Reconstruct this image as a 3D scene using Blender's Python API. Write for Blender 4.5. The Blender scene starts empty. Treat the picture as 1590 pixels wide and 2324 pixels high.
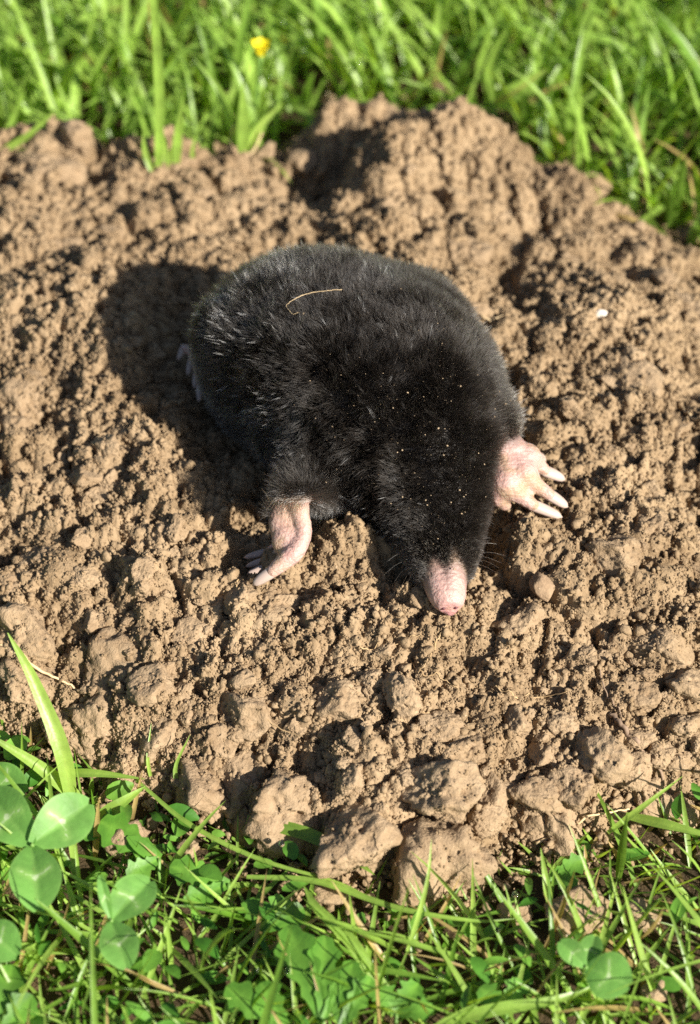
import bpy, bmesh, math, random
import numpy as np
from mathutils import Vector, Matrix

# ------------------------------------------------------------------ camera, sky, sun, exposure
# all lengths below are written in centimetres; S turns them into metres
S = 0.01
scene = bpy.context.scene
col = scene.collection
random.seed(7)
rng = np.random.default_rng(7)

CAM_D, CAM_PITCH, CAM_T = 60.0, math.radians(45), 0.2278
TARGET = np.array([0.0, 0.0, 3.0])
FWD = np.array([0.0, math.cos(CAM_PITCH), -math.sin(CAM_PITCH)])
UPV = np.array([0.0, math.sin(CAM_PITCH), math.cos(CAM_PITCH)])
CPOS = TARGET - FWD * CAM_D

cam_data = bpy.data.cameras.new("camera")
cam_data.sensor_fit = 'VERTICAL'
cam_data.sensor_height = 24.0
cam_data.lens = 12.0 / CAM_T
cam_data.clip_start = 0.01
cam_data.clip_end = 200.0
cam_data.dof.use_dof = True
cam_data.dof.focus_distance = 57.2 * S
cam_data.dof.aperture_fstop = 7.0
cam = bpy.data.objects.new("camera", cam_data)
col.objects.link(cam)
cam.location = Vector(CPOS * S)
cam.rotation_euler = (math.pi / 2 - CAM_PITCH, 0, 0)
scene.camera = cam

SUN_EL = math.radians(31.5)
SUN_DIR = np.array([0.77, -0.64, 0.0])
SUN_DIR = SUN_DIR / np.linalg.norm(SUN_DIR) * math.cos(SUN_EL)
SUN_DIR[2] = math.sin(SUN_EL)

world = bpy.data.worlds.new("World")
scene.world = world
world.use_nodes = True
wn = world.node_tree.nodes
wl = world.node_tree.links
sky = wn.new("ShaderNodeTexSky")
sky.sky_type = 'NISHITA'
sky.sun_disc = False
sky.sun_elevation = SUN_EL
sky.sun_rotation = math.atan2(SUN_DIR[0], SUN_DIR[1])
bg = wn["Background"]
bg.inputs[1].default_value = 0.05
wl.new(sky.outputs[0], bg.inputs[0])

sun_data = bpy.data.lights.new("sun", 'SUN')
sun_data.energy = 5.0
sun_data.angle = math.radians(0.5)
sun_data.color = (1.0, 0.94, 0.85)
sun = bpy.data.objects.new("sun", sun_data)
col.objects.link(sun)
sun.rotation_euler = Vector(SUN_DIR).to_track_quat('Z', 'Y').to_euler()

scene.view_settings.view_transform = 'Standard'
scene.view_settings.look = 'None'
scene.view_settings.gamma = 1.0
scene.view_settings.exposure = 1.04
scene.view_settings.use_curve_mapping = False
scene.render.engine = 'CYCLES'
scene.cycles.use_denoising = False
scene.cycles.max_bounces = 8
scene.cycles.transparent_max_bounces = 6
scene.cycles.caustics_refractive = False
scene.cycles.caustics_reflective = False
scene.cycles.sample_clamp_indirect = 6.0


def at(px, py, z):
    """world point (cm) at height z seen at a spot of the 1590 x 2324 layout sketch"""
    u = (px - 795.0) / 1162.0 * CAM_T
    v = (1162.0 - py) / 1162.0 * CAM_T
    d = FWD + np.array([1.0, 0, 0]) * u + UPV * v
    t = (z - CPOS[2]) / d[2]
    return CPOS + d * t


# ------------------------------------------------------------------ numpy noise
def _hash(ix, iy, iz, seed):
    h = (ix.astype(np.int64) * 374761393 + iy.astype(np.int64) * 668265263 + iz.astype(np.int64) * 2147483647 + seed * 1274126177) & 0xFFFFFFFF
    h = ((h ^ (h >> 13)) * 1274126177) & 0xFFFFFFFF
    h = ((h ^ (h >> 16)) * 2246822519) & 0xFFFFFFFF
    h = h ^ (h >> 15)
    return (h & 0xFFFFFF) / float(0xFFFFFF) * 2 - 1


def noise2(x, y, seed=0):
    x0 = np.floor(x); y0 = np.floor(y)
    fx = x - x0; fy = y - y0
    ux = fx * fx * fx * (fx * (fx * 6 - 15) + 10); uy = fy * fy * fy * (fy * (fy * 6 - 15) + 10)
    z0 = np.zeros_like(x0)
    def g(ax, ay):
        gx = _hash(x0 + ax, y0 + ay, z0, seed); gy = _hash(x0 + ax, y0 + ay, z0 + 1, seed)
        return gx * (fx - ax) + gy * (fy - ay)
    a = g(0, 0); b = g(1, 0); c = g(0, 1); d = g(1, 1)
    return 1.4 * ((a + (b - a) * ux) * (1 - uy) + (c + (d - c) * ux) * uy)


def noise3(x, y, z, seed=0):
    x0 = np.floor(x); y0 = np.floor(y); z0 = np.floor(z)
    fx = x - x0; fy = y - y0; fz = z - z0
    ux = fx * fx * (3 - 2 * fx); uy = fy * fy * (3 - 2 * fy); uz = fz * fz * (3 - 2 * fz)
    def h(a, b, c):
        return _hash(x0 + a, y0 + b, z0 + c, seed)
    def lerp(a, b, t): return a + (b - a) * t
    return lerp(lerp(lerp(h(0,0,0), h(1,0,0), ux), lerp(h(0,1,0), h(1,1,0), ux), uy),
                lerp(lerp(h(0,0,1), h(1,0,1), ux), lerp(h(0,1,1), h(1,1,1), ux), uy), uz)


def fbm2(x, y, octv=4, seed=0, gain=0.5):
    s = 0; a = 1.0
    for k in range(octv):
        s = s + a * noise2(x * 2 ** k, y * 2 ** k, seed + k * 17); a *= gain
    return s


def fbm3(p, freq, octv=3, seed=0, gain=0.5):
    s = 0; a = 1.0
    for k in range(octv):
        f = freq * 2 ** k
        s = s + a * noise3(p[:, 0] * f, p[:, 1] * f, p[:, 2] * f, seed + 31 * k); a *= gain
    return s


# ------------------------------------------------------------------ object helpers
def mesh_data(name, verts, faces, smooth=True, attr=None):
    """verts (n,3) in cm, faces a list of tuples or an (m,k) int array"""
    me = bpy.data.meshes.new(name)
    v = np.asarray(verts, dtype=np.float64) * S
    if isinstance(faces, np.ndarray):
        k = faces.shape[1]
        me.vertices.add(len(v)); me.vertices.foreach_set("co", v.astype(np.float32).ravel())
        me.loops.add(faces.size); me.loops.foreach_set("vertex_index", faces.astype(np.int32).ravel())
        me.polygons.add(len(faces)); me.polygons.foreach_set("loop_start", np.arange(0, faces.size, k, dtype=np.int32))
        me.update(calc_edges=True)
    else:
        me.from_pydata(v.tolist(), [], faces)
    if smooth:
        me.polygons.foreach_set("use_smooth", np.ones(len(me.polygons), dtype=bool))
    if attr is not None:
        for an, arr in attr.items():
            a = me.attributes.new(an, 'FLOAT', 'POINT')
            a.data.foreach_set("value", np.asarray(arr, dtype=np.float32))
    me.validate()
    return me


def link(name, data, mat=None, parent=None, loc=None):
    o = bpy.data.objects.new(name, data)
    col.objects.link(o)
    if mat is not None and data is not None:
        data.materials.clear(); data.materials.append(mat)
    if parent is not None:
        o.parent = parent
    if loc is not None:
        o.location = Vector(np.asarray(loc) * S)
    return o


def tag(o, label=None, cat=None, group=None, kind=None):
    if label: o["label"] = label
    if cat: o["category"] = cat
    if group: o["group"] = group
    if kind: o["kind"] = kind
    return o


def thing(name, label, cat, group=None, loc=(0, 0, 0)):
    return tag(link(name, None, loc=loc), label, cat, group)


def tube_arrays(pts, radii, n=6):
    pts = np.asarray(pts, float); m = len(pts)
    radii = np.broadcast_to(np.asarray(radii, float), (m,))
    tan = np.gradient(pts, axis=0)
    tan /= np.linalg.norm(tan, axis=1, keepdims=True) + 1e-9
    ref = np.array([0.13, 0.21, 0.97])
    V = []
    for i in range(m):
        a = np.cross(tan[i], ref); a /= np.linalg.norm(a) + 1e-9
        b = np.cross(tan[i], a)
        th = np.arange(n) * 2 * math.pi / n
        V.append(pts[i] + radii[i] * (np.cos(th)[:, None] * a + np.sin(th)[:, None] * b))
    V = np.concatenate(V)
    F = []
    for i in range(m - 1):
        for k in range(n):
            k2 = (k + 1) % n
            F.append((i * n + k, i * n + k2, (i + 1) * n + k2, (i + 1) * n + k))
    F.append(tuple(range(n - 1, -1, -1))); F.append(tuple(range((m - 1) * n, m * n)))
    return V, F


def catmull(ctrl, n):
    c = np.asarray(ctrl, float)
    c = np.vstack([2 * c[0] - c[1], c, 2 * c[-1] - c[-2]])
    out = []
    segs = len(c) - 3
    for t in np.linspace(0, segs - 1e-6, n):
        i = int(t); f = t - i
        p0, p1, p2, p3 = c[i:i + 4]
        out.append(0.5 * (2 * p1 + (p2 - p0) * f + (2 * p0 - 5 * p1 + 4 * p2 - p3) * f * f + (3 * p1 - p0 - 3 * p2 + p3) * f ** 3))
    return np.array(out)


# ------------------------------------------------------------------ materials
def new_mat(name):
    m = bpy.data.materials.new(name); m.use_nodes = True
    n = m.node_tree.nodes; l = m.node_tree.links
    b = n["Principled BSDF"]
    return m, n, l, b


def nd(n, t, **kw):
    x = n.new(t)
    for k, v in kw.items():
        setattr(x, k, v)
    return x


def soil_mat(name, light, dark, bump=0.5, dark_amount=0.5):
    m, n, l, b = new_mat(name)
    pos = nd(n, "ShaderNodeNewGeometry").outputs["Position"]
    n1 = nd(n, "ShaderNodeTexNoise"); n1.inputs["Scale"].default_value = 45; n1.inputs["Detail"].default_value = 5; n1.inputs["Roughness"].default_value = 0.6
    n2 = nd(n, "ShaderNodeTexNoise"); n2.inputs["Scale"].default_value = 420; n2.inputs["Detail"].default_value = 5; n2.inputs["Roughness"].default_value = 0.7
    n3 = nd(n, "ShaderNodeTexNoise"); n3.inputs["Scale"].default_value = 1500; n3.inputs["Detail"].default_value = 3
    for t in (n1, n2, n3): l.new(pos, t.inputs["Vector"])
    add = nd(n, "ShaderNodeMath", operation='ADD'); l.new(n1.outputs[0], add.inputs[0]); l.new(n2.outputs[0], add.inputs[1])
    half = nd(n, "ShaderNodeMath", operation='MULTIPLY'); l.new(add.outputs[0], half.inputs[0]); half.inputs[1].default_value = 0.5
    ramp = nd(n, "ShaderNodeValToRGB")
    ramp.color_ramp.elements[0].position = 0.36; ramp.color_ramp.elements[0].color = (*dark, 1)
    ramp.color_ramp.elements[1].position = 0.36 + 0.24 * dark_amount * 2; ramp.color_ramp.elements[1].color = (*light, 1)
    l.new(half.outputs[0], ramp.inputs[0])
    # tiny pale mineral grains
    gr = nd(n, "ShaderNodeValToRGB"); gr.color_ramp.elements[0].position = 0.70; gr.color_ramp.elements[0].color = (0, 0, 0, 1)
    gr.color_ramp.elements[1].position = 0.78; gr.color_ramp.elements[1].color = (1, 1, 1, 1)
    l.new(n3.outputs[0], gr.inputs[0])
    mx = nd(n, "ShaderNodeMix", data_type='RGBA'); mx.inputs[7].default_value = (0.55, 0.43, 0.30, 1)
    l.new(gr.outputs[0], mx.inputs[0]); l.new(ramp.outputs[0], mx.inputs[6])
    l.new(mx.outputs[2], b.inputs["Base Color"])
    b.inputs["Roughness"].default_value = 0.95
    b.inputs["Specular IOR Level"].default_value = 0.15
    bp = nd(n, "ShaderNodeBump"); bp.inputs["Strength"].default_value = bump; bp.inputs["Distance"].default_value = 0.0014
    bs = nd(n, "ShaderNodeMath", operation='MULTIPLY_ADD'); l.new(n3.outputs[0], bs.inputs[0]); bs.inputs[1].default_value = 0.6; l.new(n2.outputs[0], bs.inputs[2])
    l.new(bs.outputs[0], bp.inputs["Height"]); l.new(bp.outputs[0], b.inputs["Normal"])
    return m


M_SOIL = soil_mat("soil", (0.345, 0.247, 0.147), (0.200, 0.135, 0.074), 0.55)
M_CLOD = soil_mat("clod_soil", (0.360, 0.260, 0.160), (0.235, 0.160, 0.092), 0.6)
M_GROUND = soil_mat("lawn_soil", (0.10, 0.066, 0.034), (0.035, 0.026, 0.014), 0.8)
M_STONE = soil_mat("pale_stone", (0.34, 0.24, 0.15), (0.26, 0.175, 0.105), 0.35)
M_PEBBLE = soil_mat("white_pebble", (0.78, 0.72, 0.62), (0.6, 0.5, 0.38), 0.2)


def leaf_mat(name, c1, c2, trans=0.4, rough=0.38, dry=(0.45, 0.33, 0.13), spec=0.5, blotch=0.0):
    """c1..c2 picked by the attribute 'tint', dry colour where tint > 1"""
    m, n, l, b = new_mat(name)
    at_ = nd(n, "ShaderNodeAttribute", attribute_name="tint")
    r = nd(n, "ShaderNodeValToRGB")
    r.color_ramp.elements[0].position = 0.0; r.color_ramp.elements[0].color = (*c1, 1)
    r.color_ramp.elements[1].position = 0.8; r.color_ramp.elements[1].color = (*c2, 1)
    e = r.color_ramp.elements.new(0.93); e.color = (*dry, 1)
    l.new(at_.outputs["Fac"], r.inputs[0])
    pos = nd(n, "ShaderNodeNewGeometry").outputs["Position"]
    nz = nd(n, "ShaderNodeTexNoise"); nz.inputs["Scale"].default_value = 130; nz.inputs["Detail"].default_value = 4
    l.new(pos, nz.inputs["Vector"])
    hs = nd(n, "ShaderNodeHueSaturation")
    mr = nd(n, "ShaderNodeMapRange"); mr.inputs[1].default_value = 0.3; mr.inputs[2].default_value = 0.7; mr.inputs[3].default_value = 0.72 - blotch; mr.inputs[4].default_value = 1.22 + blotch
    l.new(nz.outputs[0], mr.inputs[0]); l.new(mr.outputs[0], hs.inputs["Value"]); l.new(r.outputs[0], hs.inputs["Color"])
    l.new(hs.outputs[0], b.inputs["Base Color"])
    b.inputs["Roughness"].default_value = rough
    b.inputs["Specular IOR Level"].default_value = spec
    tr = nd(n, "ShaderNodeBsdfTranslucent")
    tc = nd(n, "ShaderNodeMix", data_type='RGBA', blend_type='MULTIPLY'); tc.inputs[0].default_value = 1.0
    tc.inputs[7].default_value = (1.5, 1.35, 0.45, 1)
    l.new(hs.outputs[0], tc.inputs[6]); l.new(tc.outputs[2], tr.inputs[0])
    mix = nd(n, "ShaderNodeMixShader"); mix.inputs[0].default_value = trans
    l.new(b.outputs[0], mix.inputs[1]); l.new(tr.outputs[0], mix.inputs[2])
    l.new(mix.outputs[0], n["Material Output"].inputs[0])
    bp = nd(n, "ShaderNodeBump"); bp.inputs["Strength"].default_value = 0.25; bp.inputs["Distance"].default_value = 0.0004
    n4 = nd(n, "ShaderNodeTexNoise"); n4.inputs["Scale"].default_value = 700; l.new(pos, n4.inputs["Vector"])
    l.new(n4.outputs[0], bp.inputs["Height"]); l.new(bp.outputs[0], b.inputs["Normal"])
    return m


M_GRASS = leaf_mat("grass_blade", (0.115, 0.25, 0.022), (0.355, 0.53, 0.10), 0.45)
M_CLOVER = leaf_mat("clover_leaf", (0.085, 0.25, 0.04), (0.22, 0.41, 0.095), 0.3, rough=0.5, dry=(0.46, 0.58, 0.32), spec=0.35)
M_HERB = leaf_mat("herb_leaf", (0.06, 0.185, 0.02), (0.165, 0.35, 0.045), 0.3, rough=0.45, blotch=0.12, spec=0.4)


def plain_mat(name, c, rough=0.6, spec=0.4, trans=0.0, var=0.25, scale=300):
    m, n, l, b = new_mat(name)
    nz = nd(n, "ShaderNodeTexNoise"); nz.inputs["Scale"].default_value = scale; nz.inputs["Detail"].default_value = 4
    l.new(nd(n, "ShaderNodeNewGeometry").outputs["Position"], nz.inputs["Vector"])
    r = nd(n, "ShaderNodeValToRGB")
    r.color_ramp.elements[0].position = 0.3; r.color_ramp.elements[0].color = (*[x * (1 - var) for x in c], 1)
    r.color_ramp.elements[1].position = 0.7; r.color_ramp.elements[1].color = (*[min(1, x * (1 + var)) for x in c], 1)
    l.new(nz.outputs[0], r.inputs[0]); l.new(r.outputs[0], b.inputs["Base Color"])
    b.inputs["Roughness"].default_value = rough; b.inputs["Specular IOR Level"].default_value = spec
    if trans:
        tr = nd(n, "ShaderNodeBsdfTranslucent"); l.new(r.outputs[0], tr.inputs[0])
        mix = nd(n, "ShaderNodeMixShader"); mix.inputs[0].default_value = trans
        l.new(b.outputs[0], mix.inputs[1]); l.new(tr.outputs[0], mix.inputs[2]); l.new(mix.outputs[0], n["Material Output"].inputs[0])
    return m


M_ROOT = plain_mat("dry_root", (0.42, 0.29, 0.15), 0.7)
M_STRAW = plain_mat("pale_straw", (0.62, 0.46, 0.26), 0.55)
M_STEMDK = plain_mat("brown_stem", (0.26, 0.18, 0.12), 0.8)
M_STALK = plain_mat("green_stalk", (0.16, 0.30, 0.06), 0.45, trans=0.2)
M_PETAL = plain_mat("yellow_petal", (0.95, 0.80, 0.03), 0.35, trans=0.25, var=0.12)
M_SPECK = plain_mat("soil_speck", (0.33, 0.245, 0.155), 0.9, var=0.35, scale=500)

M_DEW, n_, l_, b_ = new_mat("dew")
b_.inputs["Base Color"].default_value = (1, 1, 1, 1); b_.inputs["Roughness"].default_value = 0.06
b_.inputs["Transmission Weight"].default_value = 1.0; b_.inputs["IOR"].default_value = 1.33
nzd = nd(n_, "ShaderNodeTexNoise"); nzd.inputs["Scale"].default_value = 300
mrd = nd(n_, "ShaderNodeMapRange"); mrd.inputs[3].default_value = 0.04; mrd.inputs[4].default_value = 0.08
l_.new(nzd.outputs[0], mrd.inputs[0]); l_.new(mrd.outputs[0], b_.inputs["Roughness"])


# ------------------------------------------------------------------ molehill shape
edge = [(-150, 1600, .1), (60, 1665, .1), (150, 1715, .1), (300, 1785, .1), (430, 1835, .1), (600, 1865, .1), (690, 1930, .1), (760, 1990, .1),
        (890, 1985, .1), (1010, 1985, .1), (1100, 1940, .1), (1180, 1890, .1), (1350, 1865, .1), (1480, 1835, .1), (1600, 1795, .1),
        (1800, 1700, .1), (1960, 1300, .3), (1900, 900, .5), (1760, 640, .8), (1590, 575, .9), (1500, 500, 1.0), (1390, 415, 1.2),
        (1290, 350, 1.4), (1190, 275, 1.6), (1090, 215, 1.6), (980, 225, 1.4), (860, 225, 1.4), (740, 255, 1.0), (600, 330, 1.0),
        (450, 345, 1.2), (300, 320, 1.3), (180, 300, 1.5), (60, 300, 1.5), (-60, 285, 1.5), (-220, 300, 1.2), (-420, 620, .6), (-450, 1100, .3), (-320, 1450, .1)]
EDGE = np.array([at(*e)[:2] for e in edge])


def poly_sd(x, y, P):
    """signed distance to the outline, positive inside"""
    d = np.full(x.shape, 1e9); ins = np.zeros(x.shape, bool)
    m = len(P)
    for i in range(m):
        a = P[i]; b = P[(i + 1) % m]
        e = b - a
        t = np.clip(((x - a[0]) * e[0] + (y - a[1]) * e[1]) / (e @ e), 0, 1)
        dd = (x - a[0] - t * e[0]) ** 2 + (y - a[1] - t * e[1]) ** 2
        d = np.minimum(d, dd)
        c = ((a[1] > y) != (b[1] > y)) & (x < (b[0] - a[0]) * (y - a[1]) / (b[1] - a[1] + 1e-12) + a[0])
        ins ^= c
    return np.where(ins, 1, -1) * np.sqrt(d)


def axis_pts(lo, d0, d1, hi, step, big):
    a = np.arange(d0, d1, step)
    l = d0 - np.cumsum(np.geomspace(step, big, 60)); l = l[l > lo][::-1]
    r = d1 + np.cumsum(np.geomspace(step, big, 60)); r = r[r < hi]
    return np.concatenate([l, a, r])


GX = axis_pts(-19, -12.2, 12.2, 19, 0.045, 0.35)
GY = axis_pts(-13, -11.0, 8.0, 8.0, 0.045, 0.3)
GY = np.concatenate([GY[:-1], np.arange(GY[-1], 22.5, 0.055)])
X, Y = np.meshgrid(GX, GY)
SD = poly_sd(X + 0.5 * noise2(X * .8, Y * .8, 3), Y + 0.5 * noise2(X * .8, Y * .8, 4), EDGE)


def bump_at(px, py, z, amp, rx, ry=None, rot=0.0):
    c = at(px, py, z); ry = ry or rx
    dx = X - c[0]; dy = Y - c[1]
    ca, sa = math.cos(rot), math.sin(rot)
    u = (dx * ca + dy * sa) / rx; v = (-dx * sa + dy * ca) / ry
    return amp * np.exp(-(u * u + v * v))


inside = np.clip(SD, 0, None)
B = np.where(SD > 0, 0.75 * (1 - np.exp(-inside / 0.35)) + 2.7 * (1 - np.exp(-inside / 3.8)), np.maximum(-1.2, SD * 1.2))
fade = np.clip(SD / 1.2, 0, 1)
B += fade * 0.55 * fbm2(X * .22, Y * .22, 3, 11)
B += fade * 0.20 * fbm2(X * .9, Y * .9, 2, 15)
for a in [(880, 300, 4, 1.5, 1.6, 1.3), (1060, 250, 3.5, 1.5, 1.8, 1.2), (730, 350, 3, -1.3, 1.3, 1.4), (1155, 540, 3.5, -0.75, 0.7, 3.2, 0.1),
          (1260, 800, 3.6, -0.35, 1.2, 0.8), (1105, 1215, 3, -1.3, 0.55, 0.9), (560, 700, 3.2, -0.95, 2.3, 2.3), (270, 740, 3.4, 0.65, 1.1, 1.9), (360, 960, 3.2, 0.4, 1.0, 0.9), (480, 900, 3, -0.9, 1.6, 2.0),
          (600, 1130, 3, -0.6, 0.9, 1.2), (565, 1265, 3, -0.6, 0.7, 0.5), (790, 1230, 3.2, 0.95, 1.1, 0.6), (930, 1330, 3.2, 0.3, 0.5, 0.5), (1180, 1200, 3.2, 0.35, 0.7, 0.5), (900, 950, 3, -0.5, 3, 3),
          (1400, 700, 3.5, 0.5, 2.2, 2.0), (240, 450, 2, 0.5, 2.2, 1.2), (120, 700, 3, 0.5, 1.8, 2.2), (340, 1080, 3, 0.45, 1.5, 1.3),
          (180, 430, 2, -0.6, 0.8, 0.6), (1030, 1290, 3, -0.35, 0.8, 0.6), (1030, 1405, 3, .22, .7, .35), (950, 1360, 3, .2, .4, .4), (1440, 880, 3.5, .35, .9, .7), (660, 1390, 3, .25, 1.0, .6), (790, 250, 2.5, 1.3, 1.5, 0.9), (60, 330, 2, 1.0, 3.0, 1.2), (420, 370, 2, .4, 2, 1.0), (1300, 380, 2.5, .6, 1.6, 1.0), (350, 335, 2.5, .75, 3.2, .9)]:
    B += fade * bump_at(*a)

# warped coordinates give clods uneven outlines
WX = X + 0.16 * noise2(X * 2.1, Y * 2.1, 21) + 0.06 * noise2(X * 6, Y * 6, 22)
WY = Y + 0.16 * noise2(X * 2.1, Y * 2.1, 23) + 0.06 * noise2(X * 6, Y * 6, 24)
VX = X + 0.035 * noise2(X * 9, Y * 9, 25); VY = Y + 0.035 * noise2(X * 9, Y * 9, 26)
COARSE = fbm2(X * .28, Y * .28, 2, 71)     # where soil is cloddy rather than crumbly


def heap(H, n, r0, r1, wx, wy, sink, jitter, keep=None, squash=1.0, power=1.0):
    """union of n rounded crumbs laid on the surface H"""
    src = H.copy()
    bx0, bx1, by0, by1 = -12.6, 12.6, -11.2, 22.0
    cx = rng.uniform(bx0, bx1, n); cy = rng.uniform(by0, by1, n)
    rr = r0 + (r1 - r0) * rng.random(n) ** 2.0
    jz = rng.normal(0, jitter, n)
    ii = np.searchsorted(GX, cx); jj = np.searchsorted(GY, cy)
    for k in range(n):
        i, j, r = ii[k], jj[k], rr[k]
        if j >= len(GY) or i >= len(GX) or SD[j, i] < 0.05: continue
        if keep is not None and not keep(j, i): continue
        R = r * 1.3 + 0.12
        i0, i1 = np.searchsorted(GX, cx[k] - R), np.searchsorted(GX, cx[k] + R)
        j0, j1 = np.searchsorted(GY, cy[k] - R), np.searchsorted(GY, cy[k] + R)
        a = wx[j0:j1, i0:i1] - wx[j, i]; b = wy[j0:j1, i0:i1] - wy[j, i]
        q = r * r - a * a - b * b
        cap = src[j, i] + r * (jz[k] - sink) + squash * np.sqrt(np.maximum(q, 0))
        sub = H[j0:j1, i0:i1]
        np.copyto(sub, np.maximum(sub, cap), where=q > 0)
    return H


def cells(x, y, size, seed, jit, tilt, depth, width):
    """a surface broken into lumps: each cell has its own height and tilt, with a crack round it"""
    qx = x / size; qy = y / size
    cx = np.floor(qx); cy = np.floor(qy)
    f1 = np.full(x.shape, 9.0); f2 = np.full(x.shape, 9.0); hh = np.zeros(x.shape); z0 = np.zeros(x.shape)
    for dx in (-1, 0, 1):
        for dy in (-1, 0, 1):
            kx = cx + dx; ky = cy + dy
            ox = kx + 0.5 + 0.48 * _hash(kx, ky, z0, seed) - qx; oy = ky + 0.5 + 0.48 * _hash(kx, ky, z0 + 1, seed) - qy
            d = np.sqrt(ox * ox + oy * oy) * (1 + 0.22 * _hash(kx, ky, z0 + 5, seed))
            val = jit * _hash(kx, ky, z0 + 2, seed) + tilt * size * (ox * _hash(kx, ky, z0 + 3, seed) + oy * _hash(kx, ky, z0 + 4, seed))
            nearer = d < f1
            f2 = np.where(nearer, f1, np.minimum(f2, d))
            hh = np.where(nearer, val, hh)
            f1 = np.where(nearer, d, f1)
    crack = np.clip(1 - (f2 - f1) * size / width, 0, 1)
    dome = -0.30 * size * np.clip(f1, 0, 1) ** 2
    return hh + dome - depth * crack ** 1.5


H = B.copy()
fin = np.clip(SD / 0.3, 0, 1)
big_m = np.clip(0.55 + 1.1 * COARSE, 0.1, 1.0)
H += fade * big_m * cells(WX, WY, 1.55, 201, 0.24, 0.30, 0.42, 0.20)
H += fin * cells(WX + 3.3, WY + 1.7, 0.70, 202, 0.13, 0.40, 0.22, 0.11)
mid_m = np.clip(0.9 - 0.8 * COARSE, 0.3, 1.2)
H += fin * mid_m * cells(VX + 1.3, VY + 0.7, 0.30, 203, 0.075, 0.50, 0.12, 0.07)
H += fin * mid_m * cells(VX + 0.3, VY + 2.7, 0.15, 204, 0.035, 0.5, 0.04, 0.05)
H = heap(H, 260, 0.25, 0.7, WX, WY, 0.62, 0.2, squash=0.85)
# scattered dark pores between crumbs
pore = noise2(X * 1.7, Y * 1.7, 51) + 0.7 * noise2(X * 4.1, Y * 4.1, 52)
H -= fin * 1.5 * np.clip(pore - 0.38, 0, 0.5)
for _ in range(1):
    K = np.pad(H, 1, mode='edge')
    H = (4 * K[1:-1, 1:-1] + K[:-2, 1:-1] + K[2:, 1:-1] + K[1:-1, :-2] + K[1:-1, 2:]) / 8
H += fin * (0.03 * noise2(X * 11, Y * 11, 42) + 0.012 * noise2(X * 22, Y * 22, 43))


def ground_z(x, y):
    i = np.clip(np.searchsorted(GX, x), 1, len(GX) - 1); j = np.clip(np.searchsorted(GY, y), 1, len(GY) - 1)
    return np.maximum(H[j, i], 0.0)


def on(px, py, lift=0.0, z0=2.0):
    """point of the modelled surface seen at a layout spot"""
    z = z0
    for _ in range(25):
        p = at(px, py, z)
        z = 0.6 * z + 0.4 * float(ground_z(p[0], p[1]))
    p = at(px, py, z); p[2] = float(ground_z(p[0], p[1])) + lift
    return p


ny, nx = X.shape
idx = np.arange(nx * ny).reshape(ny, nx)
quads = np.stack([idx[:-1, :-1], idx[:-1, 1:], idx[1:, 1:], idx[1:, :-1]], -1).reshape(-1, 4)
keepq = np.max(SD.ravel()[quads], axis=1) > -0.8
quads = quads[keepq]
used = np.unique(quads)
remap = np.full(nx * ny, -1); remap[used] = np.arange(len(used))
hv = np.stack([X.ravel(), Y.ravel(), H.ravel()], -1)[used]
molehill = link("molehill", mesh_data("molehill", hv, remap[quads], smooth=False), M_SOIL)
tag(molehill, "molehill of dry light brown crumbly soil heaped on the lawn", "molehill")

# ------------------------------------------------------------------ lawn ground
gxs = np.concatenate([-np.geomspace(3000, 40, 14), np.linspace(-36, 36, 90), np.geomspace(40, 3000, 14)])
gys = np.concatenate([-np.geomspace(3000, 30, 14), np.linspace(-27, 60, 100), np.geomspace(64, 3000, 14)])
LX, LY = np.meshgrid(gxs, gys)
LZ = 0.22 * fbm2(LX * .5, LY * .5, 3, 61) - 0.15
sdl = poly_sd(LX, LY, EDGE)
LZ = np.where(sdl > 1.5, -1.0, LZ)
li = np.arange(LX.size).reshape(LX.shape)
lq = np.stack([li[:-1, :-1], li[:-1, 1:], li[1:, 1:], li[1:, :-1]], -1).reshape(-1, 4)
ground = link("ground", mesh_data("ground", np.stack([LX.ravel(), LY.ravel(), LZ.ravel()], -1), lq), M_GROUND)
tag(ground, kind="structure")

# ------------------------------------------------------------------ clods on the molehill
def ico(sub):
    bm = bmesh.new(); bmesh.ops.create_icosphere(bm, subdivisions=sub, radius=1.0)
    v = np.array([x.co[:] for x in bm.verts]); f = np.array([[a.index for a in t.verts] for t in bm.faces]); bm.free()
    return v, f


ICO5 = ico(5); ICO1 = ico(1); ICO2 = ico(2)


def worley(p, freq, seed):
    q = p * freq; c = np.floor(q); best = np.full(len(p), 9.0)
    for dx in (-1, 0, 1):
        for dy in (-1, 0, 1):
            for dz in (-1, 0, 1):
                k = c + np.array([dx, dy, dz])
                o = np.stack([_hash(k[:, 0], k[:, 1], k[:, 2], seed + t) * 0.5 + 0.5 for t in range(3)], -1)
                best = np.minimum(best, np.linalg.norm(k + o - q, axis=1))
    return best


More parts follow.
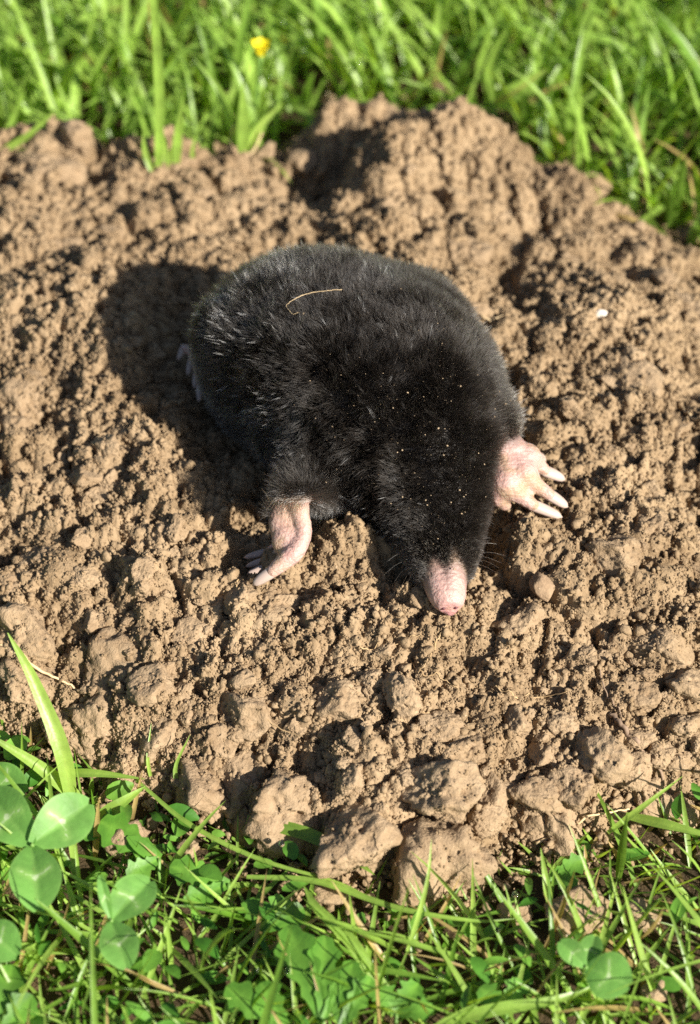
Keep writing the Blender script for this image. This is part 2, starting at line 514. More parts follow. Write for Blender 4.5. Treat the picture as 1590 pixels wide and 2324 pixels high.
def clod_shape(seed, base=ICO5, planes=11, rough=1.0):
    r = np.random.default_rng(seed)
    d, f = base
    n = r.normal(size=(planes, 3)); n /= np.linalg.norm(n, axis=1, keepdims=True)
    h = r.uniform(0.62, 1.0, planes)
    c = np.clip(d @ n.T, 0.02, None)
    k = 20.0
    rad = -np.log(np.sum(np.exp(-k * np.minimum(h / c, 2.2)), axis=1)) / k
    rad = np.clip(rad, 0.45, 1.25)
    p = d * rad[:, None]
    q = p + r.uniform(0, 50, 3)
    disp = rough * (0.13 * fbm3(q, 1.6, 3, seed) + 0.04 * fbm3(q, 9, 3, seed + 9, 0.6))
    if len(d) > 100:
        lump = np.clip(fbm3(q, 1.3, 2, seed + 77) + 0.35, 0, 1)      # some faces crumbly, some plain
        disp = disp + rough * lump * (0.20 * (0.45 - worley(q, 3.2, seed)) + 0.13 * (0.45 - worley(q, 7.5, seed + 3))) + 0.07 * (0.4 - worley(q, 15, seed + 4)) + 0.022 * fbm3(q, 24, 1, seed)
    pits = np.clip(fbm3(q, 3.0, 2, seed + 13) - 0.35, 0, 1)
    p = p + d * (disp - 0.30 * rough * pits)[:, None]
    return p * np.array([1.0, 0.85, 0.75]), f


CLODS = [mesh_data("clod", *clod_shape(100 + k), smooth=False) for k in range(14)]
for me in CLODS: me.materials.append(M_CLOD)


def place(name, me, p, r, parent=None, rot=None, stretch=(1, 1, 1)):
    o = link(name, me, parent=parent)
    o.location = Vector(np.asarray(p) * S)
    o.scale = (r * stretch[0], r * stretch[1], r * stretch[2])
    o.rotation_euler = rot if rot is not None else (random.uniform(-.5, .5), random.uniform(-.5, .5), random.uniform(0, 6.28))
    return o


# the clods that can be picked out in the picture: layout x, y, half width in layout px
big = [(805, 1895, 88, .25), (1000, 1925, 130, .15), (1010, 1775, 85, .0), (1115, 1775, 52, .2), (670, 1755, 105, -.35), (1215, 1790, 55, .15),
       (1300, 1785, 45, .3), (1370, 1700, 62, .2), (1250, 1860, 80, 0), (1060, 1690, 58, .1), (1000, 1640, 40, .3), (540, 1760, 60, -.1), (460, 1770, 70, -.25),
       (250, 1480, 95, -.25), (60, 1400, 80, -.1), (220, 1610, 75, -.1), (560, 1590, 70, -.1), (60, 1520, 60, 0), (30, 1310, 45, .1), (80, 1270, 35, .1),
       (1180, 1400, 55, .0), (1270, 1640, 30, .2), (1330, 1490, 26, .3), (1240, 1700, 36, .2), (430, 1440, 50, -.1), (620, 1350, 60, -.25),
       (690, 375, 42, .5), (180, 310, 55, .2), (110, 360, 90, -.1), (520, 270, 26, .5), (1560, 530, 42, .2), (1285, 365, 45, .2), (1360, 410, 38, .1),
       (1435, 860, 75, -.2), (1060, 560, 55, 0), (1080, 700, 40, 0), (1400, 1230, 70, -.2), (1480, 1180, 55, -.1), (1520, 960, 48, 0), (1560, 700, 55, 0),
       (830, 230, 34, .2), (900, 230, 30, .2), (1020, 215, 60, .1), (420, 360, 34, .2), (480, 340, 30, .3), (30, 300, 45, .2), (1500, 1440, 60, -.1),
       (1560, 1540, 55, 0), (1450, 1560, 45, 0), (920, 1560, 45, 0), (770, 1570, 60, -.1), (1470, 1790, 50, 0), (1540, 1830, 45, .1), (360, 1640, 60, -.1),
       (60, 880, 60, -.2), (50, 950, 45, -.1), (150, 560, 60, -.2), (400, 900, 35, 0), (1140, 480, 40, .0), (350, 1540, 45, 0), (130, 1640, 45, .1)]
for k, (px, py, w, up) in enumerate(big):
    p = on(px, py + w * 0.25)
    r = w / 85.0 * 1.1
    p[2] += r * (up - 0.12)
    o = place("clod", CLODS[k % len(CLODS)], p, r, molehill)
big[0]
n_clod = len(big)
tries = 0
while n_clod < 290 and tries < 5000:
    tries += 1
    px, py = random.uniform(-20, 1610), random.uniform(250, 1960)
    if 430 < px < 1180 and 520 < py < 1350: continue
    p = on(px, py)
    sd = float(poly_sd(np.array([p[0]]), np.array([p[1]]), EDGE)[0])
    if sd < 0.1: continue
    i = min(np.searchsorted(GX, p[0]), nx - 1); j = min(np.searchsorted(GY, p[1]), ny - 1)
    if random.random() > 0.35 + COARSE[j, i] + (0.5 if py > 1500 else 0): continue
    r = 0.14 + 0.34 * random.random() ** 2.2
    p[2] += r * random.uniform(-.35, .25)
    place("clod", CLODS[random.randrange(14)], p, r, molehill)
    n_clod += 1

# small crumbs, too many to count: one part of the molehill, instanced on points
crumb_set = bpy.data.collections.new("crumb_shapes")
for k in range(12):
    if k < 4:
        cv_, cf_ = clod_shape(300 + k, ICO2, 7, 1.5)
    else:                                   # loose aggregates of grains
        vs = []; fs = []; oo = 0
        for g in range(9):
            v, f = clod_shape(340 + k * 11 + g, ICO1, 7, 1.2)
            rr = 0.25 + 0.55 * rng.random() ** 1.5
            c = rng.normal(size=3); c = c / np.linalg.norm(c) * rng.uniform(0.3, 1.25) * np.array([1, 1, .6])
            vs.append(v * rr + c); fs.append(f + oo); oo += len(v)
        cv_, cf_ = np.concatenate(vs), np.concatenate(fs)
    cm = mesh_data("crumb_shape", cv_, cf_, smooth=False); cm.materials.append(M_SOIL)
    crumb_set.objects.link(bpy.data.objects.new("crumb_shape", cm))


def scatter_nodes(coll):
    ng = bpy.data.node_groups.new("scatter", 'GeometryNodeTree')
    ng.interface.new_socket("Geometry", in_out='INPUT', socket_type='NodeSocketGeometry')
    ng.interface.new_socket("Geometry", in_out='OUTPUT', socket_type='NodeSocketGeometry')
    n = ng.nodes; l = ng.links
    gi = n.new("NodeGroupInput"); go = n.new("NodeGroupOutput")
    ci = n.new("GeometryNodeCollectionInfo"); ci.inputs["Collection"].default_value = coll
    ci.inputs["Separate Children"].default_value = True; ci.inputs["Reset Children"].default_value = True
    ip = n.new("GeometryNodeInstanceOnPoints"); ip.inputs["Pick Instance"].default_value = True
    def na(name, t):
        x = n.new("GeometryNodeInputNamedAttribute"); x.data_type = t; x.inputs["Name"].default_value = name; return x.outputs["Attribute"]
    l.new(gi.outputs[0], ip.inputs["Points"]); l.new(ci.outputs[0], ip.inputs["Instance"])
    l.new(na("pick", 'INT'), ip.inputs["Instance Index"])
    l.new(na("rot", 'FLOAT_VECTOR'), ip.inputs["Rotation"])
    l.new(na("size", 'FLOAT'), ip.inputs["Scale"])
    l.new(ip.outputs[0], go.inputs[0])
    return ng


def scatter_obj(name, pts, size, coll, nshape, parent):
    me = bpy.data.meshes.new(name)
    me.vertices.add(len(pts)); me.vertices.foreach_set("co", (pts * S).astype(np.float32).ravel())
    a = me.attributes.new("pick", 'INT', 'POINT'); a.data.foreach_set("value", rng.integers(0, nshape, len(pts)).astype(np.int32))
    a = me.attributes.new("rot", 'FLOAT_VECTOR', 'POINT'); a.data.foreach_set("vector", rng.uniform(0, 6.28, (len(pts), 3)).astype(np.float32).ravel())
    a = me.attributes.new("size", 'FLOAT', 'POINT'); a.data.foreach_set("value", size.astype(np.float32))
    o = link(name, me, parent=parent); o["kind"] = "stuff"
    md = o.modifiers.new("scatter", 'NODES'); md.node_group = scatter_nodes(coll)
    return o


def area_samples(v, q, n, w=None):
    a, b, c, d = v[q[:, 0]], v[q[:, 1]], v[q[:, 2]], v[q[:, 3]]
    nrm = np.cross(c - a, d - b)
    ar = np.linalg.norm(nrm, axis=1)
    nrm = nrm / (ar[:, None] + 1e-12)
    pr = ar * (1 if w is None else w)
    k = rng.choice(len(q), n, p=pr / pr.sum())
    s, t = rng.random((n, 1)), rng.random((n, 1))
    p = (a[k] * (1 - s) + b[k] * s) * (1 - t) + (d[k] * (1 - s) + c[k] * s) * t
    return p, nrm[k], k


clod_pts = []
for o in [c for c in molehill.children]:
    r = o.scale[0]
    m = int(190 * r * r)
    if m < 4: continue
    k = rng.integers(0, len(o.data.vertices), m)
    co = np.array([o.data.vertices[int(i)].co[:] for i in k])
    mw = np.array(Matrix.LocRotScale(o.location, o.rotation_euler, o.scale))
    clod_pts.append((co @ mw[:3, :3].T + mw[:3, 3]) / S)
P3 = np.concatenate(clod_pts); P3 = P3[P3[:, 2] > 0.1]
R3 = 0.014 + 0.05 * rng.random(len(P3)) ** 3
x4 = rng.uniform(-13, 13, 60000); y4 = rng.uniform(-13, 24, 60000)
s4 = poly_sd(x4, y4, EDGE); ok4 = (s4 < 0.05) & (s4 > -2.2) & (rng.random(60000) < np.exp(s4 / 0.55))
R4 = 0.03 + 0.16 * rng.random(ok4.sum()) ** 3
P4 = np.stack([x4[ok4], y4[ok4], rng.uniform(-0.05, 0.22, ok4.sum()) + R4 * .3], -1)
qv = remap[quads]
qc = hv[qv[:, 0]]
sdq = SD.ravel()[used][qv[:, 0]]; coq = COARSE.ravel()[used][qv[:, 0]]
wq = np.where((sdq > -0.1) & (np.abs(qc[:, 0]) < 12.5), 1.0, 0.02) * np.clip(0.8 - 0.6 * coq, 0.45, 1.2)
wq *= np.clip(1.0 - (qc[:, 1] - 8) / 25, 0.5, 1)
P1, N1, _ = area_samples(hv, qv, 9000, wq)
R1 = 0.05 + 0.14 * rng.random(len(P1)) ** 3.0
P2, N2, _ = area_samples(hv, qv, 125000, wq)
R2 = 0.018 + 0.040 * rng.random(len(P2)) ** 1.8
PP = np.concatenate([P1 + N1 * (R1 * rng.uniform(-.35, .35, len(R1)))[:, None], P2 + N2 * (R2 * rng.uniform(-.2, .6, len(R2)))[:, None], P3, P4])
crumbs = scatter_obj("crumbs", PP, np.concatenate([R1, R2, R3, R4]), crumb_set, 12, molehill)


# ------------------------------------------------------------------ the mole
def loft(rings, n=28):
    """closed tube through (centre, side half-width, up half-height) rings"""
    c = np.array([r[0] for r in rings]); w = np.array([r[1] for r in rings]); h = np.array([r[2] for r in rings])
    m = 6 * len(rings)
    cc = catmull(c, m); ww = np.interp(np.linspace(0, 1, m), np.linspace(0, 1, len(w)), w); hh = np.interp(np.linspace(0, 1, m), np.linspace(0, 1, len(h)), h)
    tan = np.gradient(cc, axis=0); tan /= np.linalg.norm(tan, axis=1, keepdims=True)
    V = []; F = []
    th = np.arange(n) * 2 * math.pi / n
    for i in range(m):
        sd_ = np.cross(tan[i], [0, 0, 1]); sd_ /= np.linalg.norm(sd_); u = np.cross(sd_, tan[i])
        e = 2.0 / (2.0 + 0.9 * min(1.0, max(0.0, (0.55 - i / m) / 0.2)))
        ct = np.sign(np.cos(th)) * np.abs(np.cos(th)) ** e; st = np.sign(np.sin(th)) * np.abs(np.sin(th)) ** e
        V.append(cc[i] + ct[:, None] * sd_ * ww[i] + st[:, None] * u * hh[i])
    V = np.concatenate(V)
    for i in range(m - 1):
        for k in range(n):
            F.append((i * n + k, i * n + (k + 1) % n, (i + 1) * n + (k + 1) % n, (i + 1) * n + k))
    V = np.vstack([V, cc[0], cc[-1]]); a = m * n
    for k in range(n):
        F.append((a, (k + 1) % n, k)); F.append((a + 1, (m - 1) * n + k, (m - 1) * n + (k + 1) % n))
    return V, F


def ball(c, r, axes=None):
    """ellipsoid: r is a scalar or three radii along the axes' rows"""
    v, f = ico(3)
    r = np.broadcast_to(np.asarray(r, float), (3,))
    A = np.eye(3) if axes is None else np.asarray(axes)
    return (v * r) @ A + np.asarray(c), [tuple(t) for t in f]


def chain(pts, radii, step=0.35):
    """row of balls between joints = a tapering limb"""
    out = []
    for (a, ra), (b, rb) in zip(zip(pts, radii), zip(pts[1:], radii[1:])):
        d = np.linalg.norm(b - a); m = max(2, int(d / (step * min(ra, rb))))
        for t in np.linspace(0, 1, m):
            out.append(ball(a + (b - a) * t, ra + (rb - ra) * t))
    return out


SP = [(520, 770, 3.9, 0.7, 0.6), (560, 765, 4.1, 1.6, 1.5), (635, 785, 4.5, 2.35, 2.15), (725, 815, 4.75, 2.7, 2.4), (815, 870, 4.9, 2.8, 2.5),
      (890, 945, 4.8, 2.9, 2.45), (940, 1035, 4.5, 2.25, 2.05), (975, 1125, 4.15, 1.55, 1.55), (995, 1205, 3.85, 1.06, 1.05), (1004, 1272, 3.65, 0.80, 0.72),
      (1011, 1325, 3.52, 0.57, 0.50), (1018, 1362, 3.44, 0.45, 0.38), (1021, 1380, 3.42, 0.28, 0.24)]
SPINE = np.array([at(a, b, c) for a, b, c, _, _ in SP])
pieces = [loft([(SPINE[i], SP[i][3], SP[i][4]) for i in range(len(SP))])]
# shoulders and haunch
SHR = at(1070, 985, 4.35); SHL = at(752, 1035, 4.45); HAU = at(615, 855, 3.6)
pieces += [ball(SHR, (1.15, 1.2, 1.15)), ball(SHL, (1.15, 1.25, 1.35)), ball(HAU, (1.1, 1.2, 1.1)), ball(at(885, 800, 4.75), (2.2, 2.1, 2.2)),
           ball(at(965, 870, 4.65), (1.8, 1.8, 1.8)), ball(at(1015, 950, 4.5), (1.5, 1.5, 1.5))]
# right hand: wrist, then digits to the knuckle and the claw root
WR = at(1158, 1030, 4.25)
pieces += chain([SHR, WR], [1.0, 0.52])
RD = [[(1195, 1040, 4.2), (1220, 1053, 3.95), (1238, 1069, 3.78)], [(1185, 1075, 4.1), (1212, 1098, 3.9), (1248, 1123, 3.66)],
      [(1150, 1095, 4.0), (1178, 1123, 3.78), (1211, 1147, 3.56)], [(1134, 1100, 3.85), (1136, 1130, 3.6), (1146, 1143, 3.4)], [(1190, 1035, 4.1), (1212, 1036, 3.9), (1226, 1040, 3.6)]]
RT = [(1284, 1089, 3.5), (1290, 1151, 3.32), (1277, 1174, 3.22), (1158, 1152, 3.2), (1236, 1046, 3.35)]
rr_ = [(.42, .22, .165), (.44, .23, .17), (.46, .23, .175), (.44, .27, .2), (.34, .2, .14)]
digits_r = []
for d, r in zip(RD, rr_):
    pts = [at(*q) for q in d]; digits_r.append(pts)
    pieces += chain([WR] + pts, [0.44] + list(r))
# left hand, turned on edge
WL = at(672, 1120, 4.75); PL = at(668, 1195, 4.2); HL = at(662, 1240, 3.85)
pieces += chain([SHL, WL], [0.8, 0.40])
pax = np.array([at(682, 1235, 3.85) - at(668, 1140, 4.65), [0.75, 0.15, 0.35], [0, 0, 0]]); pax[0] /= np.linalg.norm(pax[0])
pax[1] -= pax[0] * (pax[1] @ pax[0]); pax[1] /= np.linalg.norm(pax[1]); pax[2] = np.cross(pax[0], pax[1])
pieces += [ball(at(654, 1190, 4.12), (0.72, 0.52, 0.24), pax), ball(at(656, 1228, 3.88), (0.44, 0.46, 0.24), pax)]
lc = catmull([WL, at(682, 1165, 4.45), at(690, 1208, 4.12), at(676, 1245, 3.88), at(648, 1272, 3.68), at(620, 1296, 3.52)], 14)
pieces += chain(list(lc), list(np.interp(np.linspace(0, 1, 14), [0, .25, .5, .7, .85, 1], [.34, .23, .23, .26, .23, .18])))
LD = [[(648, 1272, 3.68), (620, 1296, 3.52)], [(642, 1258, 3.2), (606, 1286, 2.82)], [(638, 1246, 3.2), (602, 1272, 2.8)], [(636, 1232, 3.2), (600, 1254, 2.78)]]
LT = [(574, 1328, 3.2), (562, 1302, 2.66), (558, 1286, 2.64), (554, 1266, 2.64)]
lr_ = [(.27, .21), (.11, .08), (.11, .08), (.11, .08)]
digits_l = []
for d, r in zip(LD, lr_):
    pts = [at(*q) for q in d]; digits_l.append(pts)
    if d[0] != (648, 1272, 3.68): pieces += chain([HL] + pts, [r[0]] + list(r))
# hind foot in the shade
HF = at(448, 800, 3.35)
pieces += chain([at(520, 850, 3.5), HF], [0.5, 0.26])
FD = [[(418, 790, 3.25)], [(436, 818, 3.18)], [(448, 846, 3.12)], [(456, 872, 3.05)]]
FT = [(404, 818, 2.98), (426, 852, 2.9), (442, 882, 2.85), (452, 912, 2.8)]
digits_f = []
for d in FD:
    pts = [at(*q) for q in d]; digits_f.append(pts)
    pieces += chain([HF] + pts, [0.2, 0.12])
# nose pad with its two nostril lobes
NT = at(1020, 1372, 3.4)
pieces += [ball(at(1003, 1370, 3.34), 0.17), ball(at(1040, 1367, 3.34), 0.17), ball(at(1022, 1381, 3.24), 0.20), ball(at(988, 1352, 3.38), 0.15), ball(at(1048, 1350, 3.38), 0.13)]

bv = []; bf = []; off = 0
for v, f in pieces:
    bv.append(v); bf += [tuple(i + off for i in t) for t in f]; off += len(v)
tmp = link("mole_sketch", mesh_data("mole_sketch", np.concatenate(bv), bf))
md = tmp.modifiers.new("remesh", 'REMESH'); md.mode = 'VOXEL'; md.voxel_size = 0.05 * S
sm = tmp.modifiers.new("smooth", 'SMOOTH'); sm.iterations = 7; sm.factor = 0.5
bpy.context.view_layer.update()
dg = bpy.context.evaluated_depsgraph_get()
body_me = bpy.data.meshes.new_from_object(tmp.evaluated_get(dg))
bpy.data.objects.remove(tmp)
body_me.name = "body"
MV = np.zeros(len(body_me.vertices) * 3, np.float32); body_me.vertices.foreach_get("co", MV); MV = MV.reshape(-1, 3) / S


def seg_dist(p, a, b):
    e = b - a; t = np.clip(((p - a) @ e) / (e @ e), 0, 1)
    return np.linalg.norm(p - a - t[:, None] * e, axis=1)


SNSIDE = np.cross(SPINE[-1] - SPINE[8], [0, 0, 1.0]); SNSIDE /= np.linalg.norm(SNSIDE)


def skin_of(p):
    """1 on bare pink skin (nose, hands, feet), 0 under the fur"""
    nd_ = np.full(len(p), 9.0)
    for hand, w0 in ((digits_r, at(1160, 1050, 4.2)), (digits_l, at(668, 1190, 4.2)), (digits_f, HF)):
        for d in hand:
            ch = [w0] + d
            for a, b in zip(ch, ch[1:]): nd_ = np.minimum(nd_, seg_dist(p, a, b))
    nd_ = np.minimum(nd_, seg_dist(p, at(672, 1178, 4.3), HL))
    hand = np.clip((0.72 - nd_) / 0.3, 0, 1)
    along = np.linalg.norm(p - NT, axis=1)
    lat = (p - NT) @ SNSIDE
    lim = 1.50 - 0.42 * np.exp(-(lat / 0.13) ** 2) - 0.38 * np.clip((np.abs(lat) - 0.28) / 0.3, 0, 1) + 0.12 * noise3(p[:, 0] * 3, p[:, 1] * 3, p[:, 2] * 3, 5)
    snout = np.clip((lim - along) / 0.80, 0, 1)
    return np.maximum(hand, snout), snout


skin, snout = skin_of(MV)
dirt = np.clip(fbm3(MV, 2.2, 3, 91) * 1.4, 0, 1)
tipd = np.full(len(MV), 9.0)
for d in digits_r + digits_l: tipd = np.minimum(tipd, np.linalg.norm(MV - d[-1], axis=1))
dirt = np.clip(dirt * 0.75 + np.clip(1 - np.abs(tipd - 0.12) / 0.4, 0, 1) * 0.55 * (0.6 + fbm3(MV, 5, 2, 8)), 0, 0.9) * (1 - 0.45 * snout)
dirt = np.clip(dirt * 1.05 + 0.7 * np.exp(-(np.linalg.norm(MV - at(662, 1160, 4.4), axis=1) / 0.5) ** 2) + 0.5 * np.exp(-((np.linalg.norm(MV - NT, axis=1) - 1.25) / 0.3) ** 2), 0, 0.85)
nosep = np.clip((0.44 - np.linalg.norm(MV - at(1021, 1380, 3.3), axis=1)) / 0.38, 0, 1)
for an, arr in (("skin", skin), ("dirt", dirt), ("nosetip", nosep)):
    a = body_me.attributes.new(an, 'FLOAT', 'POINT'); a.data.foreach_set("value", arr.astype(np.float32))
body_me.polygons.foreach_set("use_smooth", np.ones(len(body_me.polygons), dtype=bool))

M_BODY, n_, l_, b_ = new_mat("mole_skin")
def A_(nm): return nd(n_, "ShaderNodeAttribute", attribute_name=nm).outputs["Fac"]
def mixc(f, a, b):
    x = nd(n_, "ShaderNodeMix", data_type='RGBA'); l_.new(f, x.inputs[0])
    for sck, val in ((6, a), (7, b)):
        if isinstance(val, tuple): x.inputs[sck].default_value = (*val, 1)
        else: l_.new(val, x.inputs[sck])
    return x.outputs[2]
pz = nd(n_, "ShaderNodeNewGeometry").outputs["Position"]
z1 = nd(n_, "ShaderNodeTexNoise"); z1.inputs["Scale"].default_value = 260; z1.inputs["Detail"].default_value = 5; l_.new(pz, z1.inputs["Vector"])
z2 = nd(n_, "ShaderNodeTexNoise"); z2.inputs["Scale"].default_value = 900; z2.inputs["Detail"].default_value = 3; l_.new(pz, z2.inputs["Vector"])
pink = mixc(z1.outputs[0], (0.41, 0.22, 0.185), (0.55, 0.395, 0.345))
pink = mixc(A_("nosetip"), pink, (0.43, 0.19, 0.205))
dirty = mixc(A_("dirt"), pink, (0.37, 0.255, 0.155))
l_.new(mixc(A_("skin"), (0.012, 0.010, 0.009), dirty), b_.inputs["Base Color"])
b_.inputs["Roughness"].default_value = 0.5
b_.inputs["Specular IOR Level"].default_value = 0.4
sw = nd(n_, "ShaderNodeMath", operation='MULTIPLY'); l_.new(A_("skin"), sw.inputs[0]); sw.inputs[1].default_value = 0.35
l_.new(sw.outputs[0], b_.inputs["Subsurface Weight"])
b_.inputs["Subsurface Radius"].default_value = (1.0, 0.35, 0.25); b_.inputs["Subsurface Scale"].default_value = 0.0012
mp = nd(n_, "ShaderNodeMapping"); mp.inputs["Rotation"].default_value = (0.3, 0.2, 0.55); mp.inputs["Scale"].default_value = (0.16, 1.0, 0.8)
l_.new(pz, mp.inputs["Vector"])
wr_ = nd(n_, "ShaderNodeTexNoise"); wr_.inputs["Scale"].default_value = 1300; wr_.inputs["Detail"].default_value = 3; l_.new(mp.outputs[0], wr_.inputs["Vector"])
hsum = nd(n_, "ShaderNodeMath", operation='MULTIPLY_ADD'); l_.new(wr_.outputs[0], hsum.inputs[0]); hsum.inputs[1].default_value = 1.0; l_.new(z2.outputs[0], hsum.inputs[2])
bp = nd(n_, "ShaderNodeBump"); bp.inputs["Strength"].default_value = 0.65; bp.inputs["Distance"].default_value = 0.0007
l_.new(hsum.outputs[0], bp.inputs["Height"]); l_.new(bp.outputs[0], b_.inputs["Normal"])

mole = link("mole", body_me, M_BODY)
tag(mole, "black velvety mole with pink snout and clawed pink hands crawling out of the molehill", "mole")

M_CLAW = plain_mat("claw", (0.50, 0.385, 0.325), 0.32, 0.5, trans=0.12, var=0.12, scale=250)


def claw(root, tip, prev, w):
    d = tip - root; L = np.linalg.norm(d); d /= L
    side = np.cross(d, [0.1, -0.5, 0.85]); side /= np.linalg.norm(side); up = np.cross(side, d)
    n = 10; V = []; F = []; m = 9
    for i in range(m):
        t = i / (m - 1)
        c = root - d * 0.08 + d * (L + 0.08) * t + up * (0.16 * w * 4 * t * (1 - t))
        rw = w * (1 - t ** 2.6) ** 0.5 * 0.98 + 0.012; rh = 0.62 * rw
        th = np.arange(n) * 2 * math.pi / n
        V.append(c + np.cos(th)[:, None] * side * rw + np.sin(th)[:, None] * up * rh)
    for i in range(m - 1):
        for k in range(n): F.append((i * n + k, i * n + (k + 1) % n, (i + 1) * n + (k + 1) % n, (i + 1) * n + k))
    F.append(tuple(range(n))[::-1]); F.append(tuple(range((m - 1) * n, m * n)))
    link("claw", mesh_data("claw", np.concatenate(V), F), M_CLAW, mole)


for hand, tips, w in ((digits_r, RT, .155), (digits_l, LT, .155), (digits_f, FT, .10)):
    for k, (d, t) in enumerate(zip(hand, tips)):
        claw(d[-1], at(*t), None, w if hand is not digits_l or k == 0 else 0.09)

M_NOSTRIL = plain_mat("nostril", (0.10, 0.03, 0.035), 0.4, 0.5)

# ------------------------------------------------------------------ fur
body_me.calc_loop_triangles()
tri = np.zeros(len(body_me.loop_triangles) * 3, np.int32); body_me.loop_triangles.foreach_get("vertices", tri); tri = tri.reshape(-1, 3)
VN = np.zeros(len(MV) * 3, np.float32); body_me.vertices.foreach_get("normal", VN); VN = VN.reshape(-1, 3)


def fur_points(n, seed):
    r = np.random.default_rng(seed)
    a, b, c = MV[tri[:, 0]], MV[tri[:, 1]], MV[tri[:, 2]]
    ar = np.linalg.norm(np.cross(b - a, c - a), axis=1)
    bare = skin[tri].mean(1)
    low = np.clip((a[:, 2] - 2.2) / 0.8, 0.02, 1) * (1 + 1.2 * np.exp(-((np.linalg.norm(a - NT, axis=1) - 1.5) / 0.5) ** 2))
    pr = ar * np.clip(1.0 - 2.0 * bare, 0, 1) ** 1.2 * low
    k = r.choice(len(tri), n, p=pr / pr.sum())
    u = r.random(n); v = r.random(n); fl = u + v > 1; u[fl] = 1 - u[fl]; v[fl] = 1 - v[fl]
    w = 1 - u - v
    p = a[k] * w[:, None] + b[k] * u[:, None] + c[k] * v[:, None]
    nn = VN[tri[k, 0]] * w[:, None] + VN[tri[k, 1]] * u[:, None] + VN[tri[k, 2]] * v[:, None]
    nn /= np.linalg.norm(nn, axis=1, keepdims=True)
    sk = skin[tri[k]].mean(1)
    return p, nn, sk, r


BACKW = SPINE[1] - SPINE[8]; BACKW /= np.linalg.norm(BACKW)


def vnoise(p, f, seed):
    return np.stack([noise3(p[:, 0] * f, p[:, 1] * f, p[:, 2] * f, seed + 7 * k) for k in range(3)], -1)


def add_hair(name, pts, radius, mat, parent):
    n, npts = pts.shape[:2]
    cu = bpy.data.hair_curves.new(name)
    cu.add_curves([npts] * n)
    cu.attributes["position"].data.foreach_set("vector", (pts * S).astype(np.float32).ravel())
    t = np.linspace(0, 1, npts)
    rad = radius * S * (0.35 + 0.65 * np.minimum(1, 1.6 * (1 - t)))
    rad[-1] *= 0.4
    ra = cu.attributes.get("radius") or cu.attributes.new("radius", 'FLOAT', 'POINT')
    ra.data.foreach_set("value", np.tile(rad, n).astype(np.float32))
    return link(name, cu, mat, parent)


def make_fur(name, n, seed, length, radius, mat, spread=0.35, npts=5, where=None, tuft=1):
    p, nn, sk, r = fur_points(n, seed)
    if where is not None:
        ok = r.random(len(p)) < where(p, nn)
        p, nn, sk = p[ok], nn[ok], sk[ok]; n = len(p)
    dn = np.linalg.norm(p - NT, axis=1)
    ln = length * (0.36 + 0.64 * np.clip((dn - 0.9) / 3.8, 0, 1))
    hd = np.full(len(p), 9.0)
    for d in (digits_r, digits_l):
        for q in d: hd = np.minimum(hd, np.linalg.norm(p - q[0], axis=1))
    ln *= 0.5 + 0.5 * np.clip((hd - 0.4) / 0.9, 0, 1)
    ln *= (0.75 + 0.5 * r.random(n)) * (1 - 0.55 * sk)
    clump = 0.65 * vnoise(p, 0.9, 11) + 0.6 * vnoise(p, 2.6, 12) + 0.38 * vnoise(p, 7.0, 13)
    back = BACKW - nn * (nn @ BACKW)[:, None]
    d0 = nn + 0.10 * back + 0.22 * clump + spread * 0.4 * r.normal(size=(n, 3))
    d0 /= np.linalg.norm(d0, axis=1, keepdims=True)
    d1 = nn * 0.85 + 0.25 * back + 0.72 * clump + np.array([0, 0, -0.06]) + spread * r.normal(size=(n, 3)) * 0.6
    d1 /= np.linalg.norm(d1, axis=1, keepdims=True)
    under = (d1 * nn).sum(1); d1 += nn * np.clip(0.12 - under, 0, 2)[:, None]   # keep hairs out of the skin
    if tuft > 1:                      # hairs in small tufts whose tips draw together
        p0 = p
        rep = lambda q: np.repeat(q, tuft, axis=0)
        p, nn, d0, d1, ln = rep(p0), rep(nn), rep(d0), rep(d1), rep(ln) * r.uniform(0.7, 1.1, n * tuft)
        off = r.normal(0, 0.035, p.shape); p = p + off
        d1 = d1 - off / np.maximum(ln, 0.1)[:, None] * 1.1 + r.normal(0, .05, p.shape); n = n * tuft
    t = np.linspace(0, 1, npts)
    pts = p[:, None, :] - nn[:, None, :] * 0.03 + ln[:, None, None] * (d0[:, None, :] * (t - 0.5 * t * t)[None, :, None] + d1[:, None, :] * (0.5 * t * t)[None, :, None])
    return add_hair(name, pts, radius, mat, mole)


def hair_mat(name, color, rough, radial, rnd=0.3):
    m = bpy.data.materials.new(name); m.use_nodes = True
    n = m.node_tree.nodes; l = m.node_tree.links
    n.remove(n["Principled BSDF"])
    h = n.new("ShaderNodeBsdfHairPrincipled"); h.parametrization = 'COLOR'
    info = n.new("ShaderNodeHairInfo")
    r = n.new("ShaderNodeValToRGB")
    r.color_ramp.elements[0].color = (*[c * (1 - rnd) for c in color], 1); r.color_ramp.elements[1].color = (*[c * (1 + rnd) for c in color], 1)
    l.new(info.outputs["Random"], r.inputs[0]); l.new(r.outputs[0], h.inputs["Color"])
    h.inputs["Roughness"].default_value = rough; h.inputs["Radial Roughness"].default_value = radial
    l.new(h.outputs[0], n["Material Output"].inputs[0])
    return m


M_FUR = hair_mat("black_fur", (0.016, 0.0132, 0.0110), 0.40, 0.5)
M_SHEEN_HAIR = hair_mat("pale_sheen_hair", (0.42, 0.40, 0.37), 0.22, 0.4, 0.6)  # pale grey colour stands in for the silvery glint of black fur
M_DUSTY = hair_mat("dusty_hair", (0.27, 0.225, 0.17), 0.45, 0.6, 0.5)
M_BRIST = hair_mat("wrist_bristle", (0.16, 0.13, 0.10), 0.25, 0.3, 0.6)
M_WHISK = hair_mat("whisker_hair", (0.22, 0.19, 0.15), 0.25, 0.3, 0.3)
fur = make_fur("fur", 230000, 5, 0.44, 0.0058, M_FUR)


